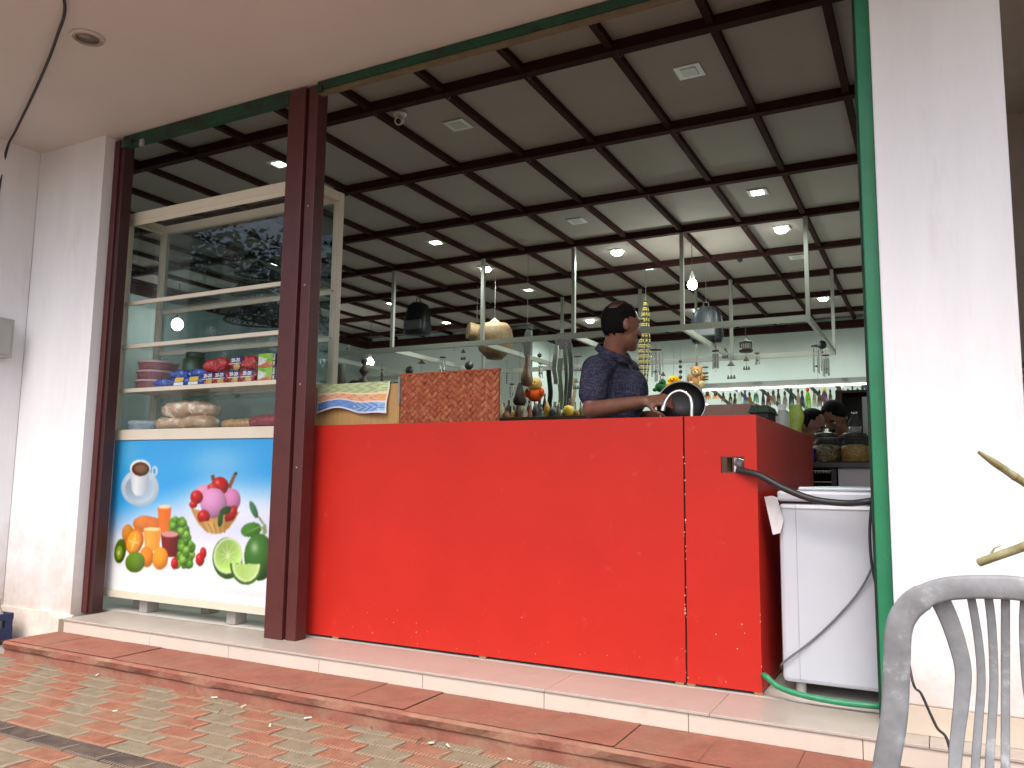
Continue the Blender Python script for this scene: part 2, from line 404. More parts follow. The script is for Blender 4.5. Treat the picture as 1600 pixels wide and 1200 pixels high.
# canopy slab over the forecourt, shop roof above
can = tag(MB().box((-12, -1.56, SOF), (8, -.10, SOF+.20)).build('canopy', M_soffit),
          'plain mauve-brown plastered canopy soffit over the forecourt', 'canopy')
roof = tag(MB().box((-12, -.08, 3.58), (8, 11.5, 3.8)).build('roof_slab', M_soffit), kind='structure')

# side wall that comes forward at the far left, and the wall beside the opening
MB_ = MB().box((-5.4, -1.1, ZG-.3), (-4.77, -.2345, SOF+.2)); o = MB_.build('side_wall', M_white)
tag(o, 'white wall coming forward at the left edge with the meter box on it', 'wall')
wl_ = thing('front_wall', 'white limewashed wall between the side wall and the glass showcase', 'wall')
MB().box((-4.769, -.232, ZG-.3), (-4.073, -.06, SOF-.001)).build('wall_face', M_white, wl_)
MB().box((-4.765, -.250, ZG-.3), (-4.03, -.2325, -.004)).build('plinth', mat('stained_plinth', (.68, .60, .53), .9, var=.2, vscale=5, bump=.3, bscale=30, col2=(.42, .33, .26), c2scale=6, c2lo=.52, c2hi=.8), wl_)
MB().box((-4.20, -.058, -.01), (-4.135, .02, SOF-.001)).build('reveal', M_white, wl_)
ln = thing('beam_wall', 'plain wall above the shop opening, behind the green lintel', 'wall')
MB().box((-4.77, -.099, 3.03), (1.9, -.075, 3.57)).build('wall_face', M_soffit, ln)

# right pillar
pil = thing('pillar', 'white plastered pillar right of the green post', 'pillar')
MB().box((.505, -.232, .095), (.935, .035, SOF-.001), .006).build('shaft', M_white, pil)
MB().box((.503, -.240, .001), (.937, .037, .0945)).build('skirting_tile', mat('skirting', (.55, .47, .38), .3, var=.08), pil)
# next bay: dim brown recess with its back wall
nb = thing('recess_wall', 'dim brown wall of the recess beyond the white pillar', 'wall')
MB().box((.937, 1.5, -.05), (4.5, 1.62, SOF)).build('wall_face', mat('dim_brown_wall', (.42, .345, .305), .9, var=.1), nb)
MB().box((4.5, -.232, -.3), (4.62, 1.6, SOF)).build('return_wall', MATS['dim_brown_wall'], nb)
MB().box((.937, -.231, SOF-.2), (4.5, 1.5, SOF+.1)).build('recess_soffit', MATS['dim_brown_wall'], nb)

# shop interior walls
sw = thing('shop_wall', 'pale green back and side walls of the shop interior', 'wall')
MB().box((-9.05, .1, 0), (-8.92, 11.2, 3.58)).build('side_panel', mat('shaded_side_wall', (.30, .36, .355), .85, var=.05), sw)  # shade on the left wall put into a darker, greyer base colour
MB().box((-8.92, 8.72, 0), (-5.35, 8.84, 3.58)).build('back_panel', M_shopwall, sw)
MB().box((-5.47, 8.84, 0), (-5.35, 10.1, 3.58)).build('return_panel', M_shopwall, sw)
MB().box((-5.35, 10.1, 0), (1.3, 10.22, 3.58)).build('back_panel', M_shopwall, sw)
MB().box((1.2, .04, 0), (1.3, 10.1, 3.58)).build('side_panel', M_shopwall, sw)
MB().box((-9.05, -.02, 0), (-4.77, .1, 3.58)).build('front_panel', M_shopwall, sw)

# shop ceiling: boards between dropped brown steel tubes
cei = tag(MB().box((-8.92, -.074, CEI+.03), (1.2, 10.1, CEI+.08)).build('ceiling', M_dark), kind='structure')
BX = [-.36-.603*i for i in range(-2, 15)]; BY = [-.074]+[.865+1.213*i for i in range(0, 8)]
Xs = sorted(set([1.2]+BX+[-8.92])); Xs = [x for x in Xs if -8.93 < x < 1.21]
Ys = BY+[10.1]
bcache = {}
for a, b in zip(Xs[:-1], Xs[1:]):
    for c, d in zip(Ys[:-1], Ys[1:]):
        if d-c < .05 or b-a < .05: continue
        o = MB().box((a, c, CEI), (b, d, CEI+.012)).build('board', M_board, cei)
        o.rotation_euler = (random.uniform(-.0012, .0012), random.uniform(-.0012, .0012), 0)
        o.location.z = random.uniform(-.002, .002)
for y in BY[1:]:
    MB().box((-8.9, y-.032, CEI-.070), (1.19, y+.032, CEI-.003)).build('cross_beam', M_brown, cei)
for x in BX:
    if -8.9 < x < 1.19: MB().box((x-.022, -.07, CEI-.050), (x+.022, 10.09, CEI-.004)).build('ceiling_beam', M_brown, cei)
for a, b in (((-5.34, 9.98, CEI-.19), (1.19, 10.098, CEI-.077)), ((-8.91, 8.60, CEI-.19), (-5.36, 8.718, CEI-.077)), ((-8.918, .12, CEI-.19), (-8.80, 8.6, CEI-.077)), ((-5.348, 8.72, CEI-.19), (-5.23, 9.98, CEI-.077))):
    MB().box(a, b).build('wall_beam', M_brown, cei)
hk = MB()
for y in BY[1:5]:
    for x in BX[3:11]:
        hk.v = []; hk.f = []; hk.smooth = []
        hk.tube([(x+.05, y-.02, CEI-.075), (x+.05, y-.02, CEI-.10), (x+.06, y-.02, CEI-.115), (x+.072, y-.02, CEI-.105), (x+.07, y-.02, CEI-.093)], .0022, 5)
        hk.build('hook', mat('hook_steel', (.2, .19, .18), .5, .8), cei)
SHAPES=[('e',(.269,.639),(.177,.003),(.012,-.116),(.74,.82,.88),.15),
('e',(.27,.63),(.138,.002),(.009,-.088),(.6,.7,.78),-.2),
('p',[(.164,.767),(.356,.768),(.342,.623),(.309,.591),(.234,.59),(.197,.62)],(.92,.94,.96),(.6,.68,.75)),
('e',(.399,.745),(.027,.0),(.003,-.031),(.86,.9,.93),.1),
('e',(.396,.745),(.014,.0),(.002,-.02),(.25,.6,.88),0),
('e',(.262,.762),(.099,.001),(.006,-.055),(.92,.94,.95),.1),
('e',(.266,.756),(.082,.0),(.004,-.044),(.3,.16,.08),.1),
('e',(.263,.758),(.059,.0),(.003,-.028),(.5,.33,.2),.2),
('e',(.344,.416),(.116,.004),(.005,-.051),(.85,.45,.15),.35),
('e',(.188,.349),(.058,.002),(.006,-.058),(.8,.5,.15),.35),
('e',(.421,.408),(.084,.003),(.005,-.051),(.82,.42,.14),.35),
('p',[(.447,.528),(.566,.531),(.57,.374),(.472,.37)],(.95,.45,.08),(.9,.4,.06)),
('e',(.506,.527),(.058,.002),(.001,-.012),(.93,.85,.68),0),
('e',(.602,.385),(.028,-.006),(-.011,-.025),(.25,.48,.08),.6),
('e',(.614,.32),(.028,-.005),(-.011,-.025),(.3,.55,.1),.6),
('e',(.73,.346),(.027,-.006),(-.011,-.024),(.3,.55,.1),.6),
('e',(.655,.391),(.028,-.006),(-.011,-.024),(.45,.68,.2),.6),
('e',(.772,.249),(.027,-.005),(-.01,-.024),(.45,.68,.2),.6),
('e',(.702,.395),(.028,-.006),(-.011,-.024),(.45,.68,.2),.6),
('e',(.653,.237),(.028,-.005),(-.011,-.024),(.45,.68,.2),.6),
('e',(.706,.375),(.028,-.006),(-.011,-.024),(.45,.68,.2),.6),
('e',(.647,.426),(.028,-.006),(-.011,-.024),(.25,.48,.08),.6),
('e',(.63,.314),(.028,-.005),(-.011,-.024),(.25,.48,.08),.6),
('e',(.714,.378),(.028,-.006),(-.011,-.024),(.45,.68,.2),.6),
('e',(.606,.446),(.028,-.006),(-.011,-.025),(.45,.68,.2),.6),
('e',(.719,.228),(.027,-.005),(-.01,-.024),(.25,.48,.08),.6),
('e',(.641,.336),(.028,-.006),(-.011,-.024),(.25,.48,.08),.6),
('e',(.621,.405),(.028,-.006),(-.011,-.025),(.3,.55,.1),.6),
('e',(.631,.427),(.028,-.006),(-.011,-.025),(.45,.68,.2),.6),
('e',(.706,.314),(.028,-.005),(-.011,-.024),(.45,.68,.2),.6),
('e',(.662,.411),(.028,-.006),(-.011,-.024),(.3,.55,.1),.6),
('e',(.627,.339),(.028,-.006),(-.011,-.025),(.25,.48,.08),.6),
('e',(.637,.375),(.028,-.006),(-.011,-.024),(.45,.68,.2),.6),
('e',(.643,.28),(.028,-.005),(-.011,-.024),(.45,.68,.2),.6),
('e',(.589,.42),(.028,-.006),(-.011,-.025),(.38,.62,.14),.6),
('e',(.667,.376),(.028,-.006),(-.011,-.024),(.38,.62,.14),.6),
('e',(.688,.419),(.028,-.006),(-.011,-.024),(.45,.68,.2),.6),
('e',(.606,.325),(.028,-.006),(-.011,-.025),(.3,.55,.1),.6),
('e',(.751,.217),(.027,-.005),(-.01,-.024),(.45,.68,.2),.6),
('e',(.607,.443),(.028,-.006),(-.011,-.025),(.38,.62,.14),.6),
('e',(.693,.246),(.028,-.005),(-.011,-.024),(.3,.55,.1),.6),
('e',(.617,.37),(.028,-.006),(-.011,-.025),(.25,.48,.08),.6),
('e',(.625,.371),(.028,-.006),(-.011,-.025),(.38,.62,.14),.6),
('e',(.594,.359),(.028,-.006),(-.011,-.025),(.3,.55,.1),.6),
('e',(.655,.329),(.028,-.005),(-.011,-.024),(.45,.68,.2),.6),
('e',(.749,.191),(.027,-.005),(-.01,-.024),(.25,.48,.08),.6),
('e',(.716,.193),(.027,-.005),(-.01,-.024),(.38,.62,.14),.6),
('e',(.589,.417),(.028,-.006),(-.011,-.025),(.38,.62,.14),.6),
('e',(.769,.297),(.027,-.005),(-.01,-.024),(.3,.55,.1),.6),
('e',(.699,.307),(.028,-.005),(-.011,-.024),(.45,.68,.2),.6),
('e',(.652,.185),(.028,-.005),(-.011,-.024),(.45,.68,.2),.6),
('e',(.693,.246),(.028,-.005),(-.011,-.024),(.38,.62,.14),.6),
('e',(.638,.322),(.028,-.005),(-.011,-.024),(.25,.48,.08),.6),
('e',(.635,.318),(.028,-.005),(-.011,-.024),(.25,.48,.08),.6),
('e',(.702,.386),(.028,-.006),(-.011,-.024),(.38,.62,.14),.6),
('e',(.606,.315),(.028,-.005),(-.011,-.025),(.45,.68,.2),.6),
('e',(.657,.382),(.028,-.006),(-.011,-.024),(.38,.62,.14),.6),
('e',(.636,.338),(.028,-.006),(-.011,-.024),(.45,.68,.2),.6),
('e',(.676,.437),(.028,-.006),(-.011,-.024),(.3,.55,.1),.6),
('e',(.712,.19),(.027,-.005),(-.01,-.024),(.3,.55,.1),.6),
('e',(.616,.316),(.028,-.005),(-.011,-.025),(.38,.62,.14),.6),
('e',(.741,.208),(.027,-.005),(-.01,-.024),(.38,.62,.14),.6),
('e',(.684,.361),(.028,-.006),(-.011,-.024),(.45,.68,.2),.6),
('e',(.719,.237),(.027,-.005),(-.01,-.024),(.45,.68,.2),.6),
('e',(.648,.359),(.028,-.006),(-.011,-.024),(.25,.48,.08),.6),
('e',(.684,.431),(.028,-.006),(-.011,-.024),(.38,.62,.14),.6),
('e',(.672,.439),(.028,-.006),(-.011,-.024),(.38,.62,.14),.6),
('e',(.665,.247),(.028,-.005),(-.011,-.024),(.3,.55,.1),.6),
('e',(.757,.224),(.027,-.005),(-.01,-.024),(.25,.48,.08),.6),
('e',(.728,.302),(.027,-.005),(-.01,-.024),(.25,.48,.08),.6),
('e',(.588,.389),(.028,-.006),(-.011,-.025),(.38,.62,.14),.6),
('e',(.665,.447),(.028,-.006),(-.011,-.024),(.3,.55,.1),.6),
('e',(.708,.347),(.028,-.006),(-.011,-.024),(.25,.48,.08),.6),
('e',(.731,.221),(.027,-.005),(-.01,-.024),(.38,.62,.14),.6),
('e',(.656,.407),(.028,-.006),(-.011,-.024),(.25,.48,.08),.6),
('e',(.712,.21),(.027,-.005),(-.01,-.024),(.3,.55,.1),.6),
('e',(.639,.44),(.028,-.006),(-.011,-.024),(.25,.48,.08),.6),
('e',(.647,.3),(.028,-.005),(-.011,-.024),(.38,.62,.14),.6),
('e',(.587,.436),(.028,-.006),(-.011,-.025),(.3,.55,.1),.6),
('e',(.638,.37),(.028,-.006),(-.011,-.024),(.3,.55,.1),.6),
('e',(.64,.427),(.028,-.006),(-.011,-.024),(.25,.48,.08),.6),
('e',(.706,.397),(.028,-.006),(-.011,-.024),(.25,.48,.08),.6),
('e',(.65,.387),(.028,-.006),(-.011,-.024),(.25,.48,.08),.6),
('e',(.594,.422),(.028,-.006),(-.011,-.025),(.45,.68,.2),.6),
('e',(.671,.314),(.028,-.005),(-.011,-.024),(.25,.48,.08),.6),
('e',(.674,.433),(.028,-.006),(-.011,-.024),(.38,.62,.14),.6),
('e',(.769,.286),(.027,-.005),(-.01,-.024),(.25,.48,.08),.6),
('e',(.716,.34),(.028,-.005),(-.011,-.024),(.38,.62,.14),.6),
('e',(.618,.349),(.028,-.006),(-.011,-.025),(.38,.62,.14),.6),
('e',(.71,.365),(.028,-.006),(-.011,-.024),(.45,.68,.2),.6),
('e',(.75,.31),(.027,-.005),(-.01,-.024),(.38,.62,.14),.6),
('e',(.608,.447),(.028,-.006),(-.011,-.025),(.3,.55,.1),.6),
('e',(.712,.323),(.028,-.005),(-.011,-.024),(.25,.48,.08),.6),
('e',(.686,.311),(.028,-.005),(-.011,-.024),(.25,.48,.08),.6),
('e',(.689,.227),(.028,-.005),(-.011,-.024),(.38,.62,.14),.6),
('e',(.759,.194),(.027,-.005),(-.01,-.024),(.3,.55,.1),.6),
('e',(.66,.288),(.028,-.005),(-.011,-.024),(.25,.48,.08),.6),
('e',(.724,.246),(.027,-.005),(-.01,-.024),(.25,.48,.08),.6),
('e',(.683,.288),(.028,-.005),(-.011,-.024),(.38,.62,.14),.6),
('e',(.666,.383),(.028,-.006),(-.011,-.024),(.45,.68,.2),.6),
('e',(.593,.412),(.028,-.006),(-.011,-.025),(.38,.62,.14),.6),
('e',(.721,.274),(.027,-.005),(-.01,-.024),(.45,.68,.2),.6),
('e',(.697,.213),(.028,-.005),(-.011,-.024),(.45,.68,.2),.6),
('e',(.125,.239),(.055,-.002),(-.008,-.076),(.28,.38,.06),.35),
('e',(.117,.227),(.032,-.0),(-.001,-.044),(.5,.65,.1),.2),
('e',(.113,.227),(.011,-.0),(-.0,-.016),(.75,.8,.5),0),
('p',[(.33,.381),(.488,.388),(.486,.258),(.358,.251)],(.95,.68,.22),(.9,.55,.12)),
('e',(.408,.387),(.077,.003),(.001,-.011),(.97,.86,.6),0),
('p',[(.49,.365),(.648,.372),(.641,.231),(.523,.224)],(.55,.06,.08),(.35,.03,.05)),
('e',(.57,.363),(.075,.003),(.002,-.018),(.85,.55,.55),0),
('e',(.254,.306),(.08,-.009),(-.022,-.081),(.9,.42,.03),.3),
('e',(.246,.301),(.062,-.007),(-.019,-.068),(.98,.62,.12),.2),
('e',(.246,.301),(.009,-.001),(-.015,-.057),(.99,.8,.4),0),
('e',(.246,.301),(.051,-.006),(-.002,-.006),(.99,.8,.4),0),
('e',(.375,.218),(.063,.003),(.006,-.063),(.95,.5,.06),.35),
('e',(.499,.214),(.069,-.001),(-.004,-.068),(.97,.58,.08),.35),
('e',(.272,.178),(.086,-.015),(-.027,-.062),(.36,.52,.08),.35),
('e',(.628,.192),(.032,.002),(.003,-.034),(.75,.04,.06),.5),
('e',(.865,.267),(.028,.001),(.003,-.032),(.75,.04,.06),.5),
('e',(.842,.228),(.037,.002),(.003,-.038),(.75,.04,.06),.5),
('e',(.852,.621),(.086,.002),(.004,-.046),(.8,.55,.68),.35),
('p',[(.891,.721),(.921,.727),(.943,.67),(.918,.664)],(.45,.28,.14),(.45,.28,.14)),
('p',[(1.085,.742),(1.107,.733),(1.061,.644),(1.033,.656)],(.5,.32,.18),(.5,.32,.18)),
('e',(1.098,.736),(.012,.0),(.0,-.006),(.1,.05,.03),0),
('e',(1.077,.583),(.068,.002),(.005,-.066),(.78,.45,.66),.35),
('e',(.973,.662),(.07,.001),(.004,-.052),(.72,.06,.05),.5),
('e',(.915,.65),(.046,.001),(.002,-.026),(.78,.12,.1),.5),
('p',[(.73,.536),(.789,.515),(1.098,.503),(1.142,.517),(1.108,.466),(1.063,.418),(1.002,.386),(.941,.379),(.87,.394),(.804,.441),(.76,.492)],(.8,.6,.3),(.72,.5,.22)),
('e',(.927,.561),(.11,.003),(.007,-.089),(.8,.52,.72),.4),
('e',(.783,.592),(.054,.001),(.003,-.04),(.75,.08,.07),.5),
('e',(.758,.547),(.035,.001),(.002,-.02),(.75,.1,.07),.5),
('e',(.851,.479),(.053,.002),(.003,-.039),(.72,.07,.06),.5),
('e',(1.076,.5),(.035,-.013),(-.034,-.048),(.65,.06,.06),.5),
('p',[(.819,.445),(.889,.455),(.982,.44),(1.086,.465),(1.063,.418),(1.002,.386),(.941,.379),(.87,.394)],(.84,.66,.36),(.66,.45,.18)),
('p',[(.835,.442),(.846,.442),(.902,.386),(.893,.385)],(.62,.42,.18),(.62,.42,.18)),
('p',[(.885,.444),(.896,.444),(.936,.387),(.927,.387)],(.62,.42,.18),(.62,.42,.18)),
('p',[(.934,.446),(.945,.446),(.969,.389),(.96,.388)],(.62,.42,.18),(.62,.42,.18)),
('p',[(.983,.447),(.994,.448),(1.003,.39),(.994,.39)],(.62,.42,.18),(.62,.42,.18)),
('p',[(1.032,.449),(1.042,.45),(1.036,.392),(1.027,.391)],(.62,.42,.18),(.62,.42,.18)),
('e',(1.031,.52),(.045,.017),(.014,-.018),(.12,.3,.08),.35),
('e',(.992,.467),(.021,-.001),(-.005,-.043),(.14,.33,.1),.35),
('p',[(1.322,.437),(1.352,.454),(1.363,.407),(1.337,.386)],(.5,.6,.35),(.5,.6,.35)),
('p',[(1.282,.493),(1.292,.499),(1.347,.45),(1.336,.444)],(.45,.58,.35),(.45,.58,.35)),
('e',(1.252,.531),(.022,.007),(.029,-.046),(.22,.45,.3),.35),
('e',(1.24,.417),(.077,.018),(.017,-.038),(.25,.5,.14),.3),
('p',[(1.166,.383),(1.314,.444),(1.317,.439)],(.6,.75,.4),(.6,.75,.4)),
('e',(1.312,.268),(.115,.006),(.009,-.13),(.2,.42,.14),.6),
('e',(1.065,.248),(.121,.007),(.009,-.118),(.22,.44,.15),.4),
('e',(1.068,.262),(.116,-.005),(-.013,-.103),(.8,.86,.66),0),
('e',(1.068,.262),(.1,-.004),(-.011,-.091),(.62,.8,.36),-.3),
('p',[(1.069,.265),(1.165,.252),(1.068,.259),(.969,.272)],(.8,.9,.6),(.8,.9,.6)),
('p',[(1.071,.265),(1.141,.203),(1.065,.26),(.995,.323)],(.8,.9,.6),(.8,.9,.6)),
('p',[(1.073,.263),(1.089,.176),(1.064,.261),(1.048,.35)],(.8,.9,.6),(.8,.9,.6)),
('p',[(1.072,.261),(1.028,.181),(1.064,.263),(1.109,.343)],(.8,.9,.6),(.8,.9,.6)),
('p',[(1.071,.259),(.982,.218),(1.066,.265),(1.153,.306)],(.8,.9,.6),(.8,.9,.6)),
('p',[(1.089,.22),(1.089,.208),(1.096,.182),(1.109,.158),(1.128,.137),(1.152,.122),(1.179,.111),(1.208,.107),(1.237,.109),(1.264,.117),(1.289,.131),(1.309,.149),(1.325,.172),(1.334,.197),(1.337,.223),(1.336,.231)],(.2,.42,.1),(.2,.42,.1)),
('p',[(1.104,.219),(1.105,.212),(1.111,.189),(1.123,.167),(1.139,.149),(1.16,.136),(1.184,.127),(1.209,.123),(1.234,.125),(1.258,.132),(1.279,.144),(1.297,.16),(1.311,.179),(1.319,.201),(1.322,.225),(1.324,.23)],(.82,.9,.64),(.82,.9,.64)),
('p',[(1.119,.219),(1.121,.213),(1.126,.193),(1.136,.175),(1.151,.159),(1.168,.147),(1.188,.14),(1.209,.136),(1.231,.138),(1.251,.144),(1.27,.154),(1.285,.168),(1.297,.185),(1.304,.204),(1.306,.224),(1.31,.229)],(.66,.83,.4),(.74,.88,.52))]
# ================================================================ FACADE PARTS
M_maroon = mat('maroon_enamel', (.075, .016, .015), .45, var=.15, vscale=10, bump=.05, bscale=80, col2=(.13, .05, .045), c2scale=14, c2lo=.66, c2hi=.75)
M_green = mat('green_enamel', (.012, .20, .085), .5, var=.16, vscale=5, bump=.1, bscale=50, col2=(.05, .22, .13), c2scale=9, c2lo=.58, c2hi=.72)
M_greenD = mat('dirty_green', (.006, .062, .028), .7, var=.3, vscale=6, col2=(.02, .02, .015), c2scale=8, c2lo=.48, c2hi=.62)
p = thing('door_post', 'maroon steel post with a groove between showcase and red counter', 'post', (-2.43, -.12, 0))
MB().box((-2.540, -.170, 0), (-2.415, -.075, 3.055), .004).build('stile', M_maroon, p)
MB().box((-2.401, -.158, 0), (-2.332, -.075, 3.055), .004).build('stile', M_maroon, p)
MB().box((-2.4145, -.140, 0), (-2.4015, -.08, 3.05)).build('groove', M_brown, p)
for z in (.9, 1.9, 1.35, 2.35): MB().ell((-2.372, -.1585, z), (.006, .003, .006), 8, 5).build('screw', mat('screw', (.35, .3, .28), .5, .6), p)
p = thing('door_post', 'narrow maroon steel post against the white wall at the left', 'post', (-4.02, -.12, 0))
MB().box((-4.066, -.168, 0), (-4.018, -.08, 3.045), .003).build('stile', M_maroon, p)
MB().box((-4.0165, -.155, 0), (-3.982, -.08, 3.045), .003).build('stile', mat('maroon_dark', (.045, .012, .012), .5), p)
p = thing('shutter_post', 'bright green painted steel post beside the white pillar', 'post', (.476, -.15, 0))
MB().box((.450, -.172, 0), (.5035, -.06, 3.055), .004).build('rail', M_green, p)
MB().box((.436, -.10, 0), (.4495, -.06, 3.055)).build('lip', M_greenD, p)
p = thing('lintel', 'dark green painted lintel under the canopy, above the counter', 'lintel', (-.95, -.15, 3.03))
MB().box((-2.33, -.172, 3.012), (.449, -.12, 3.062), .003).build('rail', M_greenD, p)
MB().box((-2.331, -.160, 2.996), (.449, -.122, 3.0115)).build('trim', mat('tan_strip', (.16, .12, .07), .8, var=.3), p)
MB().box((-2.328, -.185, 2.99), (-2.29, -.173, 3.03)).build('bracket', M_greenD, p)
p = thing('lintel', 'peeling dark green lintel above the glass showcase', 'lintel', (-3.3, -.15, 3.02))
MB().box((-3.981, -.172, 2.990), (-2.541, -.12, 3.060), .003).build('rail', M_greenD, p)
MB().box((-3.975, -.19, 2.975), (-3.88, -.173, 3.02)).build('bracket', M_greenD, p)
MB().box((-3.80, -.188, 2.955), (-3.765, -.1725, 3.0), .002).build('catch', mat('steel_catch', (.4, .38, .36), .5, .6), p)

# ================================================================ GLASS SHOWCASE
M_alu = mat('cream_aluminium', (.60, .555, .45), .42, var=.05, vscale=5, spec=.5)
M_glass = glass_mat('showcase_glass', (.95, .97, .97), haze=.006, refl=.7)
X0, X1, Y0, Y1 = -4.105, -2.50, -.030, .300
cab = thing('showcase', 'tall cream aluminium glass showcase with snack shelves and a fruit poster below', 'showcase', ((X0+X1)/2, .13, 0))
f = .045
def bar(a, b, nm='frame_bar', bev=.003): return MB().box(a, b, bev).build(nm, M_alu, cab)
for x in (X0, X1-f):
    for y in (Y0, Y1-f): bar((x, y, .085), (x+f, y+f, 2.59), 'upright')
for z0, z1 in ((2.53, 2.588), (1.070, 1.137), (.083, .128)):
    for y in (Y0, Y1-f): bar((X0+f+.001, y+.001, z0), (X1-f-.001, y+f-.001, z1), 'rail')
    for x in (X0+.001, X1-f+.001): bar((x, Y0+f+.001, z0), (x+f-.002, Y1-f-.001, z1), 'side_rail')
MB().box((X0+.055, Y0+.004, 2.532), (X1-.055, Y0+.008, 2.50)).build('bead', M_alu, cab)
for z in (1.978, 1.688, 1.398):
    bar((X0+f+.002, Y0+.012, z-.018), (X1-f-.002, Y0+.030, z+.008), 'shelf_edge', .002)
    bar((X0+f+.002, Y1-.030, z-.022), (X1-f-.002, Y1-.010, z+.012), 'shelf_edge', .002)
    if z > 1.5: MB().box((X0+.04, Y0+.03, z+.002), (X1-.04, Y1-.03, z+.008)).build('shelf', glass_mat('shelf_glass', (.93, .96, .95), haze=.02, refl=.5), cab)
    else: MB().box((X0+.04, Y0+.0305, z-.010), (X1-.04, Y1-.0305, z+.006)).build('shelf', M_alu, cab)
MB().box((X0+.04, Y0+.046, 1.075), (X1-.04, Y1-.046, 1.125)).build('shelf', M_alu, cab)
MB().box((X0+f-.004, Y0+.016, 1.13), (X1-f+.004, Y0+.020, 2.535)).build('front_pane', M_glass, cab)
MB().box((X0+f-.004, Y1-.024, 1.13), (X1-f+.004, Y1-.020, 2.535)).build('back_pane', glass_mat('darkening_glass', (.62, .70, .71), haze=.004, refl=.8), cab)  # pane added with a tint to darken the shop seen through the showcase
MB().box((X1-.024, Y0+f, 1.138), (X1-.020, Y1-f, 2.529)).build('side_pane', M_glass, cab)
MB().box((X0+.020, Y0+f, 1.138), (X0+.024, Y1-f, 2.529)).build('side_pane', M_glass, cab)
for z in (1.978, 1.688):
    for y in (Y0+.02, Y1-.02):
        MB().ell((X1-.026, y+.03*(1 if y < .1 else -1), z-.005), .006, 8, 5).build('screw', MATS['screw'], cab)
MB().box((X0+.02, Y0+.05, .129), (X0+.03, Y1-.05, 1.069)).build('side_panel', M_alu, cab)
MB().box((X1-.03, Y0+.05, .129), (X1-.02, Y1-.05, 1.069)).build('side_panel', M_alu, cab)
for x, y in ((-3.93, .12), (-3.74, .02), (-2.98, .015), (-2.7, .15), (-3.4, .2)):
    MB().box((x-.035, y, .001), (x+.035, y+.09, .0825), .003).build('foot', mat('grey_block', (.30, .28, .26), .8, var=.1), cab)

# ---- the printed panel
pw, ph = X1-f-(X0+f), 1.069-.129
def poster(U, V):
    x = U*1.53*(pw/1.53); z = V*ph; x = x-(-4.06-(X0+f)); z = z+.129-.13
    n = len(x); rgb = np.zeros((n, 3))
    th = .50-.10*np.clip((x-.1)/1.2, 0, 1)*2.2
    # blue falls lower on the left; the picture fades to white towards the bottom
    lo = .26+.22*np.clip((x-.05)/.9, 0, 1)
    t = np.clip((z-lo)/.30, 0, 1); t = t*t*(3-2*t)
    wob = .5+.5*np.sin(3.1*x+1.3)*np.sin(5.2*z+.4*x+.9); cl = np.exp(-(((x-.95)/.28)**2+((z-.80)/.11)**2))*.55+np.exp(-(((x-.16)/.10)**2+((z-.86)/.12)**2))*.35
    blue = np.array([.13, .66, .96]); deep = np.array([.16, .56, .93]); pale = np.array([.60, .84, .97]); white = np.array([.97, .98, .99]); lav = np.array([.80, .83, .97])
    k = (wob*.45)[:, None]; base = blue*(1-k)+deep*k; c2 = np.clip(cl, 0, 1)[:, None]; base = base*(1-c2)+pale*c2
    w = white+(lav-white)*np.exp(-((z-.42)/.14)**2)[:, None]*.8
    rgb = base*t[:, None]+w*(1-t[:, None])
    for fx, fz, rr in ((.40, .30, .30), (.92, .56, .20)):
        g = np.exp(-(((x-fx)/rr)**2+((z-fz)/(rr*.55))**2))[:, None]*.6; rgb = rgb*(1-g)+np.array([.93, .94, .99])*g
    for fx, fz, rx in ((.42, .17, .34), (1.2, .06, .30)):
        g = np.exp(-(((x-fx)/rx)**2+((z-fz)/.035)**2))[:, None]*.30; rgb = rgb*(1-g)+np.array([.62, .64, .66])*g
    for s in SHAPES:
        if s[0] == 'e':
            (cx, cz), (ax, az), (bx, bz), col, sh = s[1:]
            det = ax*bz-az*bx; dx, dz = x-cx, z-cz
            u = (dx*bz-dz*bx)/det; v = (ax*dz-az*dx)/det; d = u*u+v*v; ins = d < 1
            k = 1+sh*(.35-np.clip((u[ins]+.35)**2+(v[ins]+.45)**2, 0, 2)*.55)
            c = np.array(col)*k[:, None]
            if sh > .4:
                hl = np.exp(-(((u[ins]+.3)/.22)**2+((v[ins]+.4)/.22)**2))[:, None]*.45; c = c*(1-hl)+hl
            rgb[ins] = c
        else:
            pts, c1, c2 = s[1:]; ins = np.zeros(n, bool); j = len(pts)-1
            for i in range(len(pts)):
                (xi, zi), (xj, zj) = pts[i], pts[j]
                if zi != zj: ins ^= ((zi > z) != (zj > z)) & (x < (xj-xi)*(z-zi)/(zj-zi)+xi)
                j = i
            if ins.any():
                q = (x[ins]-x[ins].min())/max(1e-4, np.ptp(x[ins])); q = np.abs(q-.35)[:, None]/.65
                rgb[ins] = np.array(c1)*(1-q)+np.array(c2)*q
    rs = np.random.RandomState(1); rgb = np.clip(rgb, 0, 1)*(1+.02*rs.randn(n, 1))
    gr = rgb.mean(1, keepdims=True); rgb = gr+(rgb-gr)*.88
    return rgb*.90
U, V, F, rgb = grid_print(420, 270, poster)
co = np.stack([X0+f+U*pw, np.full_like(U, Y0+.010), .129+V*ph], 1)
pp = print_obj('poster_panel', co, F, rgb, attr_mat('poster_print', .35, coat=.3), cab)
pp['label'] = 'printed panel with coffee cup, ice cream, fruit juices and limes on blue and white'
MB().box((X0+f, Y0+.0102, .129), (X1-f, Y0+.018, 1.069)).build('panel_backing', M_alu, pp)

